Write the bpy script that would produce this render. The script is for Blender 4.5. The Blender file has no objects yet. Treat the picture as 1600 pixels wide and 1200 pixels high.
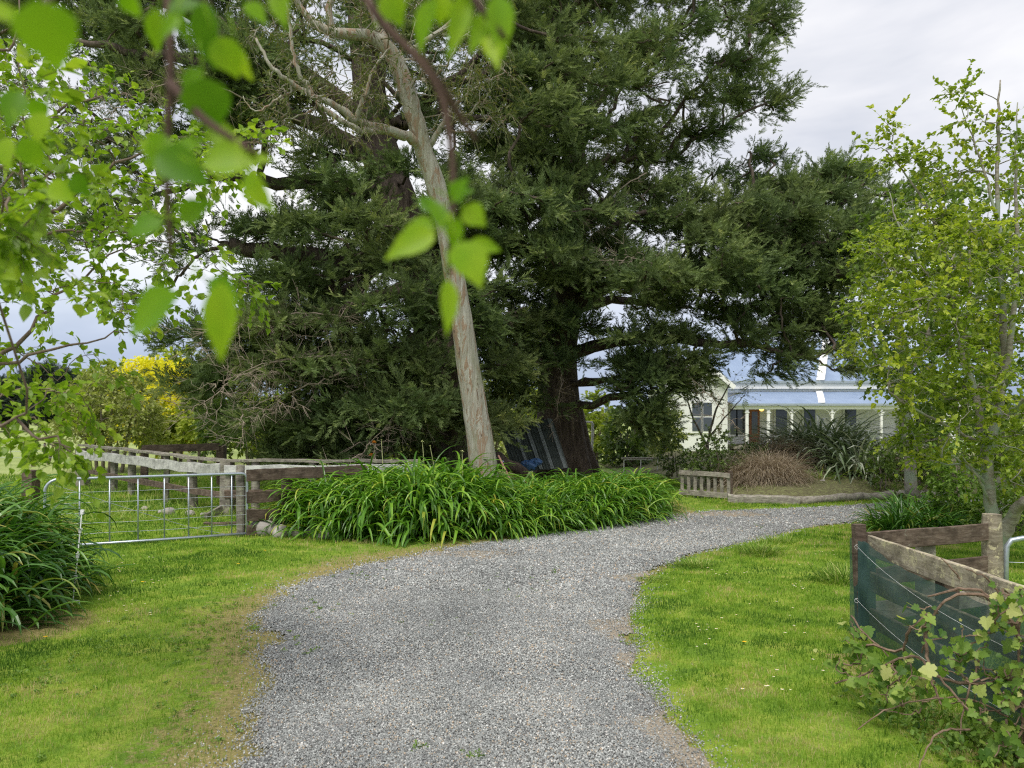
import bpy, math
import numpy as np
F, H, HY = 1250.0, 1.75, 655.0
rng = np.random.default_rng(11)
sc = bpy.context.scene
col = sc.collection
PI = math.pi

def W(px, py, Y):
    return np.array([(px-800)/F*Y, Y, H-(py-HY)/F*Y])
def GP(px, py, z=0.0):
    Y = (H-z)*F/(py-HY)
    return np.array([(px-800)/F*Y, Y, z])
def nrm(a):
    return a/np.maximum(np.linalg.norm(a, axis=-1, keepdims=True), 1e-9)

# ---------------------------------------------------------------- mesh buffer
class G:
    def __init__(s):
        s.v = []; s.f = []; s.r = []; s.n = 0
    def add(s, v, f, r=0.5):
        v = np.asarray(v, float).reshape(-1, 3)
        fs = f if isinstance(f, list) else [f]
        for q in fs:
            s.f.append(np.asarray(q, np.int64)+s.n)
        s.v.append(v)
        s.r.append(np.broadcast_to(np.asarray(r, float), (len(v),)).copy())
        s.n += len(v)
        return s
def origin_of(o):
    p = np.zeros(3)
    while o is not None:
        p += np.array(o.location); o = o.parent
    return p
def build(name, g, mat, parent=None, loc=(0, 0, 0), smooth=False):
    me = bpy.data.meshes.new(name)
    v = np.concatenate(g.v); r = np.concatenate(g.r)
    org = origin_of(parent)+np.array(loc, float)
    v = v-org
    loops = np.concatenate([q.ravel() for q in g.f])
    tot = np.concatenate([np.full(len(q), q.shape[1]) for q in g.f])
    me.vertices.add(len(v)); me.vertices.foreach_set('co', v.ravel().astype(np.float32))
    me.loops.add(len(loops)); me.loops.foreach_set('vertex_index', loops.astype(np.int32))
    me.polygons.add(len(tot))
    st = np.concatenate([[0], np.cumsum(tot)[:-1]])
    me.polygons.foreach_set('loop_start', st.astype(np.int32))
    try: me.polygons.foreach_set('loop_total', tot.astype(np.int32))
    except Exception: pass
    me.polygons.foreach_set('use_smooth', np.full(len(tot), smooth))
    a = me.attributes.new('rnd', 'FLOAT', 'POINT'); a.data.foreach_set('value', r.astype(np.float32))
    me.update(calc_edges=True)
    me.materials.append(mat)
    o = bpy.data.objects.new(name, me); col.objects.link(o)
    o.parent = parent; o.location = loc
    return o
def tag(o, label, cat, group=None, kind=None):
    if label: o['label'] = label
    if cat: o['category'] = cat
    if group: o['group'] = group
    if kind: o['kind'] = kind
    return o
def thing(name, label, cat, loc, group=None):
    o = bpy.data.objects.new(name, None); col.objects.link(o)
    o.location = [float(c) for c in loc]; o.empty_display_size = .2
    return tag(o, label, cat, group)
def copy_thing(o, loc, rz=0., s=1., label=None, sz=None):
    c = o.copy(); col.objects.link(c); c.location = [float(q) for q in loc]
    c.rotation_euler = (0, 0, rz); c.scale = (s, s, sz or s)
    if label: c['label'] = label
    for ch in list(o.children):
        k = ch.copy(); col.objects.link(k); k.parent = c
        for gg in list(ch.children):
            m = gg.copy(); col.objects.link(m); m.parent = k
    return c

# ---------------------------------------------------------------- shapes
def tubes(g, P, Rr, sides=6, r=.5, cap=True):
    """P (n,m,3) centre lines, Rr (n,m) radii"""
    P = np.asarray(P, float); Rr = np.asarray(Rr, float)
    if P.ndim == 2: P = P[None]; Rr = Rr[None]
    n, m, _ = P.shape
    T = nrm(np.gradient(P, axis=1))
    ref = np.where(np.abs(T[:, 0, 2:3]) < .85, np.array([[0, 0, 1.]]), np.array([[1., 0, 0]]))
    a = nrm(np.cross(T[:, 0], ref)); A = np.zeros_like(P)
    for i in range(m):
        a = nrm(a-(a*T[:, i]).sum(-1, keepdims=True)*T[:, i]); A[:, i] = a
    B = np.cross(T, A)
    an = np.arange(sides)*2*PI/sides
    V = P[:, :, None]+Rr[:, :, None, None]*(A[:, :, None]*np.cos(an)[None, None, :, None]+B[:, :, None]*np.sin(an)[None, None, :, None])
    i = np.arange(m-1)[:, None]; j = np.arange(sides)[None]; j2 = (j+1) % sides
    q = np.stack([i*sides+j, i*sides+j2, (i+1)*sides+j2, (i+1)*sides+j], -1).reshape(-1, 4)
    off = (np.arange(n)*m*sides)[:, None, None]
    fs = [(q[None]+off).reshape(-1, 4)]
    if cap:
        e = np.stack([np.arange(sides)[::-1], (m-1)*sides+np.arange(sides)])
        fs.append((e[None]+off).reshape(-1, sides))
    rr = np.asarray(r, float)
    if rr.ndim == 1: rr = np.repeat(rr, m*sides)
    g.add(V.reshape(-1, 3), fs, rr)
    return g
def resample(P, m, Rr=None):
    P = np.asarray(P, float)
    d = np.concatenate([[0], np.cumsum(np.linalg.norm(np.diff(P, axis=0), axis=1))])
    t = np.linspace(0, d[-1], m)
    # catmull-like smoothing by interpolating then averaging
    Q = np.stack([np.interp(t, d, P[:, k]) for k in range(3)], 1)
    for _ in range(3):
        Q[1:-1] = .25*Q[:-2]+.5*Q[1:-1]+.25*Q[2:]
    if Rr is None: return Q
    return Q, np.interp(t, d, Rr)
def limb(g, pts, r0, r1, sides=8, m=None, wob=0., r=.5):
    m = m or max(6, len(pts)*4)
    rad = np.linspace(r0, r1, len(pts)) if np.isscalar(r0) else r0
    Q, q = resample(pts, m, rad)
    if wob: Q[1:-1] += rng.normal(0, wob, (m-2, 3))
    tubes(g, Q, q, sides, r); return Q
def beam(g, p0, p1, w, h, up=(0, 0, 1), ch=.006, seg=5, jit=0., r=.5, sag=0.):
    """chamfered rectangular section w (sideways) x h (up) swept from p0 to p1"""
    p0 = np.array(p0, float); p1 = np.array(p1, float)
    t = nrm(p1-p0); up = np.array(up, float); s = nrm(np.cross(t, up)); u = np.cross(s, t)
    a, b = w/2, h/2; c = min(ch, a*.6, b*.6)
    pr = np.array([(a-c, -b), (a, -b+c), (a, b-c), (a-c, b), (-a+c, b), (-a, b-c), (-a, -b+c), (-a+c, -b)])
    k = np.linspace(0, 1, seg+1)
    C = p0+(p1-p0)*k[:, None]; C[:, 2] -= sag*4*k*(1-k)
    V = C[:, None]+s*pr[None, :, :1]+u*pr[None, :, 1:]
    if jit:
        V += (rng.normal(0, jit, (seg+1, 1, 1))*u+rng.normal(0, jit, (seg+1, 1, 1))*s)
        V += rng.normal(0, jit*.35, V.shape)
    i = np.arange(seg)[:, None]; j = np.arange(8)[None]
    q = np.stack([i*8+j, (i+1)*8+j, (i+1)*8+(j+1) % 8, i*8+(j+1) % 8], -1).reshape(-1, 4)
    e = np.stack([np.arange(8), seg*8+np.arange(8)[::-1]])
    g.add(V.reshape(-1, 3), [q, e], r); return g
def boxm(g, x0, x1, y0, y1, z0, z1, r=.5):
    v = [(x, y, z) for z in (z0, z1) for x, y in ((x0, y0), (x1, y0), (x1, y1), (x0, y1))]
    f = [(0, 3, 2, 1), (4, 5, 6, 7), (0, 1, 5, 4), (1, 2, 6, 5), (2, 3, 7, 6), (3, 0, 4, 7)]
    g.add(v, np.array(f), r); return g
def post(g, base, h, w, d=None, lean=(0, 0), rot=0., round_=False, jit=.003, r=.5, sink=.1):
    b = np.array(base, float); t = b+np.array([lean[0], lean[1], h]); b = b-np.array([0, 0, sink])
    if round_:
        Q = b+(t-b)*np.linspace(0, 1, 7)[:, None]; Q[1:-1] += rng.normal(0, jit, (5, 3))
        rr = np.full(7, w/2)*(1+rng.normal(0, .02, 7)); rr[-1] *= .93
        tubes(g, Q, rr, 12, r)
    else: beam(g, b, t, w, d or w, (math.sin(rot), math.cos(rot), 0), .008, 5, jit, r)
    return g
def inst(g, T, Fs, pos, X, Y, Z, S, r=.5):
    """template T (k,3) placed n times with frame X,Y,Z (n,3) and scale S (n,) or (n,3)"""
    S = np.asarray(S, float)
    if S.ndim == 1: S = np.repeat(S[:, None], 3, 1)
    n, k = len(pos), len(T)
    V = pos[:, None]+(T[None, :, :1]*S[:, None, :1])*X[:, None]+(T[None, :, 1:2]*S[:, None, 1:2])*Y[:, None]+(T[None, :, 2:]*S[:, None, 2:])*Z[:, None]
    off = (np.arange(n)*k)[:, None, None]
    fs = [(np.asarray(q)[None]+off).reshape(-1, np.asarray(q).shape[1]) for q in Fs]
    rr = np.asarray(r, float)
    if rr.ndim == 1: rr = np.repeat(rr, k)
    g.add(V.reshape(-1, 3), fs, rr); return g
def frames(X, upw=1., roll=None):
    """frame around direction X with the normal biased up"""
    n = len(X); X = nrm(X)
    N = np.array([0, 0, 1.])*upw+rng.normal(0, .45, (n, 3))
    Z = nrm(N-(N*X).sum(-1, keepdims=True)*X)
    return X, np.cross(Z, X), Z
def rdir(n):
    return nrm(rng.normal(size=(n, 3)))

# leaf templates: x along the leaf, y across, z normal
def leaf_tpl(kind):
    if kind == 'ovate':       # birch or poplar like, pointed
        xs = np.array([0, .12, .35, .65, 1.]); ws = np.array([0, .30, .42, .26, 0])
    elif kind == 'lance': xs = np.array([0, .2, .5, .8, 1.]); ws = np.array([0, .09, .13, .08, 0])
    elif kind == 'oval': xs = np.array([0, .2, .5, .8, 1.]); ws = np.array([0, .20, .28, .2, 0])
    elif kind == 'fine':
        xs = np.array([0, .08, .16, .26, .36, .48, .60, .72, .84, 1.]); ws = np.array([0, .17, .30, .36, .405, .37, .335, .22, .13, 0])
    v = [(xs[0], 0, 0)]
    for x, w in zip(xs[1:-1], ws[1:-1]): v += [(x, -w, w*.28-.12*x*x), (x, 0, -.12*x*x), (x, w, w*.28-.12*x*x)]
    v.append((1, 0, -.15)); k = len(xs)-2
    tri = [(0, 1, 2), (0, 2, 3)]; quad = []
    for i in range(k-1):
        a = 1+3*i; quad += [(a, a+3, a+4, a+1), (a+1, a+4, a+5, a+2)]
    a = 1+3*(k-1); l = len(v)-1; tri += [(a, l, a+1), (a+1, l, a+2)]
    return np.array(v), [np.array(quad), np.array(tri)]
def simple_leaf(w=.4):
    v = np.array([(0, 0, 0), (.4, -w, .08), (1, 0, -.08), (.4, w, .08)])
    return v, [np.array([(0, 1, 2), (0, 2, 3)])]
def vine_leaf():
    out = [(0, 0), (-.14, .10), (-.20, .26), (-.10, .36), (-.04, .50), (.08, .46), (.17, .42), (.24, .58), (.36, .60), (.46, .52), (.50, .34), (.60, .36), (.70, .30), (.76, .20), (.90, .13), (1., 0)]
    pts = out+[(x, -y) for x, y in out[-2:0:-1]]
    v = [(.35, 0, -.04)]+[(x, y, .10*abs(y)+(-.14*x*x)) for x, y in pts]
    n = len(pts); f = [(0, 1+(i+1) % n, 1+i) for i in range(n)]
    return np.array(v), [np.array(f)]
def frond_tpl(seed, n=20, flat=.5, w=.058):
    q = np.random.default_rng(seed); V = []; Fq = []
    for i in range(n):
        x = .02+.9*i/n+q.uniform(-.02, .02); ph = (i % 2)*PI+q.uniform(-.9, .9)
        al = q.uniform(.45, .95); L = (.42-.22*x)*q.uniform(.7, 1.15)
        d = np.array([math.cos(al), math.sin(al)*math.cos(ph), math.sin(al)*math.sin(ph)*flat+.18]); d /= np.linalg.norm(d)
        s = np.cross(d, q.normal(size=3)); s /= np.linalg.norm(s)
        p = np.array([x, 0, .12*x*x]); k = len(V); ww = w*q.uniform(.8, 1.3)
        V += [p, p+d*L*.45+s*ww/2, p+d*L, p+d*L*.45-s*ww/2]; Fq.append((k, k+1, k+2, k+3))
    k = len(V); V += [np.array(c) for c in ((0, 0, 0), (.6, .02, .05), (1.08, 0, .15), (.6, -.02, .05))]; Fq.append((k, k+1, k+2, k+3))
    return np.array(V), [np.array(Fq)]

def straps(g, base, n, L, wid, e0=(35, 88), droop=(60, 130), spread=.1, seg=7, fold=.25, az=None, mound=0., power=1.3, rr=None):
    """arching strap leaves from a clump"""
    base = np.array(base, float)
    a = rng.uniform(0, 2*PI, n) if az is None else rng.uniform(az[0], az[1], n)
    el = np.radians(rng.uniform(e0[0], e0[1], n)); dr = np.radians(rng.uniform(droop[0], droop[1], n))
    Ls = rng.uniform(L[0], L[1], n); d = np.stack([np.cos(a), np.sin(a)], 1)
    rad = spread*np.sqrt(rng.uniform(0, 1, n)); P = np.zeros((n, seg+1, 3))
    P[:, 0, :2] = base[:2]+d*rad[:, None]+rng.normal(0, spread*.4, (n, 2)); P[:, 0, 2] = base[2]-.02+mound*(1-(rad/spread)**2)*rng.uniform(.6, 1, n)
    tw = rng.normal(0, .5, n)
    for i in range(seg):
        t = (i+.5)/seg; an = el-dr*t**power; aa = a+tw*t
        st = Ls/seg
        P[:, i+1] = P[:, i]+np.stack([np.cos(an)*np.cos(aa)*st, np.cos(an)*np.sin(aa)*st, np.sin(an)*st], 1)
    P[:, :, 2] = np.maximum(P[:, :, 2], base[2]+.01+.015*rng.uniform(size=(n, 1)))
    T = nrm(np.gradient(P, axis=1)); S = nrm(np.cross(T, np.array([0, 0, 1.])+1e-3)+rng.normal(0, .12, (n, 1, 3)))
    N = np.cross(S, T)
    t = np.linspace(0, 1, seg+1); prof = np.minimum(1, .75+t*1.2)*np.sqrt(np.clip(1-t**3.2, 0, 1)); prof[-1] = .04
    w = (rng.uniform(wid[0], wid[1], n)[:, None]*prof)[:, :, None]/2
    V = np.stack([P-S*w+N*w*fold*2, P-N*w*.0, P+S*w+N*w*fold*2], 2)
    i = np.arange(seg)[:, None]; j = np.arange(2)[None]
    q = np.stack([i*3+j, i*3+j+1, (i+1)*3+j+1, (i+1)*3+j], -1).reshape(-1, 4)
    off = (np.arange(n)*(seg+1)*3)[:, None, None]
    r = rng.uniform(0, 1, n) if rr is None else rr
    g.add(V.reshape(-1, 3), (q[None]+off).reshape(-1, 4), np.repeat(r, (seg+1)*3)); return g

# ---------------------------------------------------------------- tree growing
def in_poly(x, y, P):
    P = np.asarray(P, float); c = np.zeros(np.shape(x), bool); j = len(P)-1
    for i in range(len(P)):
        xi, yi = P[i]; xj, yj = P[j]
        with np.errstate(divide='ignore', invalid='ignore'):
            c ^= ((yi > y) != (yj > y)) & (x < (xj-xi)*(y-yi)/(yj-yi+1e-12)+xi)
        j = i
    return c
def poly_dist(x, y, P, closed=True):
    P = np.asarray(P, float); d = np.full(np.shape(x), 1e9)
    for i in range(len(P) if closed else len(P)-1):
        a = P[i]; b = P[(i+1) % len(P)]; ab = b-a; L2 = ab@ab+1e-12
        t = np.clip(((x-a[0])*ab[0]+(y-a[1])*ab[1])/L2, 0, 1)
        d = np.minimum(d, np.hypot(x-a[0]-t*ab[0], y-a[1]-t*ab[1]))
    return d
def clumps(poly, D, thick, n, edge=60., holes=(), gap=0., pad=None):
    """points filling a volume whose outline seen from the drive is poly"""
    if pad:      # layered boughs: flat groups of clumps with air between
        c = clumps(poly, D, thick, max(3, int(n/pad[0])), edge, holes, pad[1]); m = pad[0]
        ph = np.sin(c[:, 0]*.9+1.)*.35+np.sin(c[:, 1]*1.3)*.3+np.sin(c[:, 0]*2.3+c[:, 1])*.15; c[:, 2] = np.round((c[:, 2]+ph)/pad[3])*pad[3]-ph+rng.normal(0, .07, len(c))
        r = rdir(len(c)*m)*rng.uniform(.25, 1, (len(c)*m, 1))*np.array(pad[2]); r[:, 2] -= .12*np.hypot(r[:, 0], r[:, 1])
        return np.repeat(c, m, 0)+r
    P = np.array(poly, float); lo, hi = P.min(0), P.max(0); out = []
    k = 0
    while len(out) < n and k < 60:
        k += 1
        c = rng.uniform(lo, hi, (n*2, 2)); ok = in_poly(c[:, 0], c[:, 1], P)
        for h in holes: ok &= ~in_poly(c[:, 0], c[:, 1], h)
        c = c[ok]
        if not len(c): continue
        e = np.clip(poly_dist(c[:, 0], c[:, 1], P)/edge, 0.04, 1)
        y = D+rng.uniform(-1, 1, len(c))*thick*np.sqrt(e)
        w = np.stack([(c[:, 0]-800)/F*y, y, H-(c[:, 1]-HY)/F*y], 1)
        for p in w:
            if gap and out and np.min(np.linalg.norm(np.array(out[-400:])-p, axis=1)) < gap: continue
            out.append(p)
            if len(out) >= n: break
    return np.array(out)
def grow(g, seeds, targets, rt=.012, pw=.45, rmax=.2, sides=5, path=.35, wob=.06, r=.5):
    """connect every target to the growing branch system, thickness by what each branch carries; returns the end direction at every target"""
    seeds = np.asarray(seeds, float); n0 = len(seeds); root = seeds[0]
    ds = np.min(np.linalg.norm(targets[:, None]-seeds[None], axis=2), axis=1)
    order = np.argsort(ds); T = targets[order]; N = len(T)
    nodes = np.concatenate([seeds, T]); pl = np.zeros(n0+N)
    pl[1:n0] = np.cumsum(np.linalg.norm(np.diff(seeds, axis=0), axis=1)) if n0 > 1 else 0
    pl[:n0] *= .1
    par = np.full(n0+N, -1); 
    for i in range(N):
        m = n0+i; d = np.linalg.norm(nodes[:m]-T[i], axis=1)
        up = np.maximum(nodes[:m, 2]-T[i, 2], 0)
        c = d+path*pl[:m]+.35*up; k = int(np.argmin(c)); par[m] = k; pl[m] = pl[k]+d[k]
    cnt = np.ones(n0+N)
    for m in range(n0+N-1, n0-1, -1): cnt[par[m]] += cnt[m]
    P0 = nodes[par[n0:]]; P3 = nodes[n0:]
    seg = P3-P0; L = np.linalg.norm(seg, axis=1, keepdims=True)
    din = np.zeros((n0+N, 3)); din[:n0] = 0
    for m in range(n0, n0+N):
        k = par[m]; s = nodes[m]-nodes[k]; s = s/(np.linalg.norm(s)+1e-9)
        din[m] = nrm(s+.45*din[k])
    a = P0+din[par[n0:]]*L*.35; b = P3-din[n0:]*L*.35
    t = np.linspace(0, 1, 6)[None, :, None]
    C = (1-t)**3*P0[:, None]+3*(1-t)**2*t*a[:, None]+3*(1-t)*t*t*b[:, None]+t**3*P3[:, None]
    C[:, 1:-1] += rng.normal(0, 1, (N, 4, 3))*L[:, None]*wob*.5
    r1 = np.minimum(rt*cnt[n0:]**pw, rmax); r0 = np.minimum(r1*1.25, rmax*1.1)
    tubes(g, C, r0[:, None]+(r1-r0)[:, None]*np.linspace(0, 1, 6)[None], sides, rng.uniform(.2, .8, N), cap=False)
    return T, din[n0:]
def sprays(gl, gt, C, D, k, L, nl, tpl, size, flat=.6, up=.15, out=.6, droop=0., twig=.004, size3=None, rbase=None, lift=0.):
    """k twigs from every centre C in directions round D, nl leaves on each"""
    n = len(C); c = np.repeat(C, k, 0); d = np.repeat(D, k, 0)
    rd = rdir(n*k); rd[:, 2] *= flat
    dr = nrm(rd+d*out+np.array([0, 0, up])); Ls = rng.uniform(L[0], L[1], n*k)
    t = np.linspace(0, 1, 5)
    P = c[:, None]+dr[:, None]*Ls[:, None, None]*t[None, :, None]; P[:, :, 2] += (-droop*Ls[:, None])*t[None]**2
    if gt is not None: tubes(gt, P, np.broadcast_to(np.linspace(twig, twig*.3, 5), (n*k, 5)), 3, .5, cap=False)
    tt = rng.uniform(.08, 1., (n*k, nl)); tt[:, 0] = 1.
    pos = c[:, None]+dr[:, None]*(Ls[:, None]*tt)[:, :, None]; pos[:, :, 2] -= droop*Ls[:, None]*tt**2
    ax = np.repeat(dr[:, None], nl, 1); ax[:, :, 2] -= 2*droop*tt*.8
    X = nrm(ax*.9+rdir(n*k*nl).reshape(n*k, nl, 3)*.75+np.array([0, 0, lift]))
    X = X.reshape(-1, 3); pos = pos.reshape(-1, 3)
    X, Y, Z = frames(X)
    S = rng.uniform(size[0], size[1], len(pos))
    cl = np.repeat(rng.uniform(0, 1, n), k*nl) if rbase is None else np.repeat(rbase, k*nl)
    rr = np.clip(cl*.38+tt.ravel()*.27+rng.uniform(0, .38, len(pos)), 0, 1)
    tps = tpl if isinstance(tpl, list) else [tpl]
    w = rng.integers(0, len(tps), len(pos))
    for i, tp in enumerate(tps):
        m = w == i
        inst(gl, tp[0], tp[1], pos[m], X[m], Y[m], Z[m], S[m], rr[m])
# ---------------------------------------------------------------- materials
def new_mat(name):
    m = bpy.data.materials.new(name); m.use_nodes = True
    nt = m.node_tree; nt.nodes.clear(); return m, nt
class N:
    def __init__(s, nt): s.nt = nt
    def __call__(s, t, **kw):
        n = s.nt.nodes.new('ShaderNode'+t)
        for k, v in kw.items():
            if k in n.inputs.keys(): n.inputs[k].default_value = v
            else: setattr(n, k, v)
        return n
    def l(s, a, b): s.nt.links.new(a, b)
    def ramp(s, fac, stops, interp='LINEAR'):
        r = s.nt.nodes.new('ShaderNodeValToRGB'); e = r.color_ramp; e.interpolation = interp
        while len(e.elements) > 1: e.elements.remove(e.elements[-1])
        for i, (p, c) in enumerate(stops):
            q = e.elements[0] if i == 0 else e.elements.new(p)
            q.position = p; q.color = (*c, 1) if len(c) == 3 else c
        if fac is not None: s.l(fac, r.inputs['Fac'])
        return r.outputs['Color']
    def noise(s, vec, scale, detail=4, rough=.55, dist=0.):
        n = s('TexNoise', Scale=scale, Detail=detail, Roughness=rough, Distortion=dist)
        if vec is not None: s.l(vec, n.inputs['Vector'])
        return n.outputs['Fac']
    def mix(s, f, a, b, blend='MIX'):
        m = s.nt.nodes.new('ShaderNodeMix'); m.data_type = 'RGBA'; m.blend_type = blend
        for v, i in ((f, 0), (a, 6), (b, 7)):
            if hasattr(v, 'links') or hasattr(v, 'is_linked'): s.l(v, m.inputs[i])
            elif i == 0: m.inputs[0].default_value = v
            else: m.inputs[i].default_value = (*v, 1)
        return m.outputs[2]
    def math(s, op, a, b=0.):
        m = s('Math', operation=op)
        for v, i in ((a, 0), (b, 1)):
            if hasattr(v, 'is_linked'): s.l(v, m.inputs[i])
            else: m.inputs[i].default_value = v
        return m.outputs[0]
    def bump(s, h, strength=.5, dist=.01):
        b = s('Bump', Strength=strength, Distance=dist); s.l(h, b.inputs['Height']); return b.outputs['Normal']
    def out(s, sh): o = s('OutputMaterial'); s.l(sh, o.inputs['Surface'])
def vec(n, scale=(1, 1, 1), coord='Object'):
    t = n('TexCoord'); m = n('Mapping'); m.inputs['Scale'].default_value = scale
    n.l(t.outputs[coord], m.inputs['Vector']); return m.outputs['Vector']
def pos_vec(n, scale=(1, 1, 1)):
    t = n('NewGeometry'); m = n('Mapping'); m.inputs['Scale'].default_value = scale
    n.l(t.outputs['Position'], m.inputs['Vector']); return m.outputs['Vector']

def leaf_mat(name, stops, trans=.35, rough=.55, spec=.3, big=None, tcol=None):
    m, nt = new_mat(name); n = N(nt)
    a = n('Attribute', attribute_name='rnd')
    c = n.ramp(a.outputs['Fac'], stops)
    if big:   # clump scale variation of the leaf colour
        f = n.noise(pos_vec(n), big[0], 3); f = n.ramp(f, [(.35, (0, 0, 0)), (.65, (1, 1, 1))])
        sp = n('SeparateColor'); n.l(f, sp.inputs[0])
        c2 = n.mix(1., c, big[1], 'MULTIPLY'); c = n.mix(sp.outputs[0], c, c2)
    p = n('BsdfPrincipled', Roughness=rough); p.inputs['Specular IOR Level'].default_value = spec
    n.l(c, p.inputs['Base Color'])
    t = n('BsdfTranslucent'); tc = n.mix(1., c, tcol or (1.15, 1.25, .55), 'MULTIPLY'); n.l(tc, t.inputs['Color'])
    x = n('MixShader'); x.inputs[0].default_value = trans; n.l(p.outputs[0], x.inputs[1]); n.l(t.outputs[0], x.inputs[2])
    n.out(x.outputs[0]); return m
def bark_mat(name, cols, sc_=(9, 9, 1.6), bump=.6, lich=None, rough=.9, bd=.02):
    m, nt = new_mat(name); n = N(nt); v = pos_vec(n, sc_)
    f = n.noise(v, 1.6, 7, .65, .6); c = n.ramp(f, cols)
    f2 = n.noise(pos_vec(n), 2.3, 5)
    if lich: 
        k = n.ramp(f2, [(.52, (0, 0, 0)), (.60, (1, 1, 1))]); sp = n('SeparateColor'); n.l(k, sp.inputs[0]); c = n.mix(sp.outputs[0], c, lich)
    p = n('BsdfPrincipled', Roughness=rough); p.inputs['Specular IOR Level'].default_value = .2
    n.l(c, p.inputs['Base Color']); n.l(n.bump(f, bump, bd), p.inputs['Normal']); n.out(p.outputs[0]); return m
def plain(name, colr, rough=.5, metal=0., spec=.5, noise=None):
    m, nt = new_mat(name); n = N(nt)
    p = n('BsdfPrincipled', Roughness=rough, Metallic=metal); p.inputs['Specular IOR Level'].default_value = spec
    p.inputs['Base Color'].default_value = (*colr, 1)
    s = noise or (8., .25)
    f = n.noise(pos_vec(n), s[0], 6, .65); a = tuple(c*(1-s[1]) for c in colr); b = tuple(min(1, c*(1+s[1])) for c in colr)
    n.l(n.ramp(f, [(.3, a), (.7, b)]), p.inputs['Base Color'])
    n.out(p.outputs[0]); return m
def wood_mat(name, dark, mid, light, grain=(2, 2, 2), lich=None, lt=.56, bd=.006):
    m, nt = new_mat(name); n = N(nt)
    v = pos_vec(n, grain); f = n.noise(v, 9, 8, .7, .3)
    c = n.ramp(f, [(.28, dark), (.5, mid), (.72, light)])
    f2 = n.noise(pos_vec(n), 5.5, 6, .7)
    k = n.ramp(f2, [(.35, (.55, .55, .55)), (.6, (1.1, 1.1, 1.1))]); c = n.mix(1., c, k, 'MULTIPLY')
    a = n('Attribute', attribute_name='rnd'); k2 = n.ramp(a.outputs['Fac'], [(0, (.7, .68, .65)), (1, (1.25, 1.25, 1.22))]); c = n.mix(1., c, k2, 'MULTIPLY')
    if lich:
        f3 = n.noise(pos_vec(n), 13, 6, .75, .4); k = n.ramp(f3, [(lt, (0, 0, 0)), (lt+.05, (1, 1, 1))]); sp = n('SeparateColor'); n.l(k, sp.inputs[0]); c = n.mix(sp.outputs[0], c, lich)
    p = n('BsdfPrincipled', Roughness=.88); p.inputs['Specular IOR Level'].default_value = .2
    n.l(c, p.inputs['Base Color']); n.l(n.bump(f, .7, bd), p.inputs['Normal']); n.out(p.outputs[0]); return m

M = {}
M['aga'] = leaf_mat('agapanthus_leaf', [(0, (.05, .13, .016)), (.5, (.125, .29, .028)), (.8, (.22, .41, .04)), (.95, (.32, .46, .05)), (1, (.5, .46, .08))], .30, .36, .5)
M['agadark'] = leaf_mat('agapanthus_leaf_dark', [(0, (.03, .095, .016)), (.5, (.075, .19, .025)), (.9, (.14, .29, .04)), (1, (.40, .34, .08))], .27, .32, .5)
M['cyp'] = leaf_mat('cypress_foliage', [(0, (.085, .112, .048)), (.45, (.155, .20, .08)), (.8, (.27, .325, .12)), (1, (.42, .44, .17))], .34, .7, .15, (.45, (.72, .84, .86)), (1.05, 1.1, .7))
M['euc'] = leaf_mat('gum_leaf', [(0, (.07, .095, .03)), (.6, (.14, .17, .055)), (1, (.26, .22, .07))], .3, .5, .4)
M['birch'] = leaf_mat('birch_leaf', [(0, (.13, .24, .02)), (.6, (.25, .38, .03)), (1, (.42, .50, .05))], .5, .42, .4)
M['near'] = leaf_mat('near_leaf', [(0, (.09, .22, .010)), (.5, (.22, .40, .012)), (1, (.42, .56, .03))], .58, .45, .3, (22, (.72, .86, .7)))
M['ash'] = leaf_mat('young_tree_leaf', [(0, (.17, .25, .03)), (.55, (.35, .43, .05)), (.88, (.55, .58, .07)), (1, (.68, .60, .09))], .45, .45, .4, (.9, (.62, .72, .7)))
M['mid'] = leaf_mat('garden_tree_leaf', [(0, (.075, .14, .028)), (.6, (.15, .23, .045)), (1, (.28, .36, .06))], .35, .45, .4)
M['shrub'] = leaf_mat('shrub_leaf', [(0, (.06, .11, .03)), (.6, (.13, .20, .05)), (1, (.24, .31, .09))], .3, .4, .5)
M['olive'] = leaf_mat('olive_bush_leaf', [(0, (.16, .18, .06)), (.5, (.32, .36, .12)), (1, (.6, .6, .26))], .35, .6, .3)
M['yellow'] = leaf_mat('golden_leaf', [(0, (.46, .50, .03)), (.5, (.80, .78, .05)), (1, (.95, .90, .14))], .45, .6, .2, None, (1.1, 1.05, .4))
M['orch'] = leaf_mat('orchard_leaf', [(0, (.14, .20, .035)), (.5, (.28, .35, .05)), (1, (.48, .52, .08))], .4, .6, .3)
M['pine'] = leaf_mat('far_pine_needles_hazed', [(0, (.035, .055, .04)), (.6, (.055, .08, .055)), (1, (.085, .115, .07))], .15, .8, .1)  # bluish tone puts the haze of distance into the leaf colour
M['flax'] = leaf_mat('flax_leaf', [(0, (.08, .12, .055)), (.5, (.18, .25, .12)), (.8, (.33, .39, .25)), (1, (.55, .58, .46))], .15, .3, .6, None, (1, 1, .6))
M['tuss'] = leaf_mat('tussock_blade', [(0, (.22, .17, .12)), (.5, (.40, .33, .24)), (1, (.62, .54, .42))], .25, .7, .2, None, (1, .9, .7))
M['red'] = leaf_mat('copper_leaf', [(0, (.22, .05, .02)), (1, (.45, .13, .05))], .3, .5, .3, None, (1, .8, .6))
M['grass'] = leaf_mat('grass_blade', [(0, (.08, .17, .022)), (.4, (.215, .36, .035)), (.8, (.36, .48, .06)), (.92, (.50, .50, .12)), (1, (.60, .50, .24))], .35, .6, .2, (.9, (.78, .86, .8)))
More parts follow.
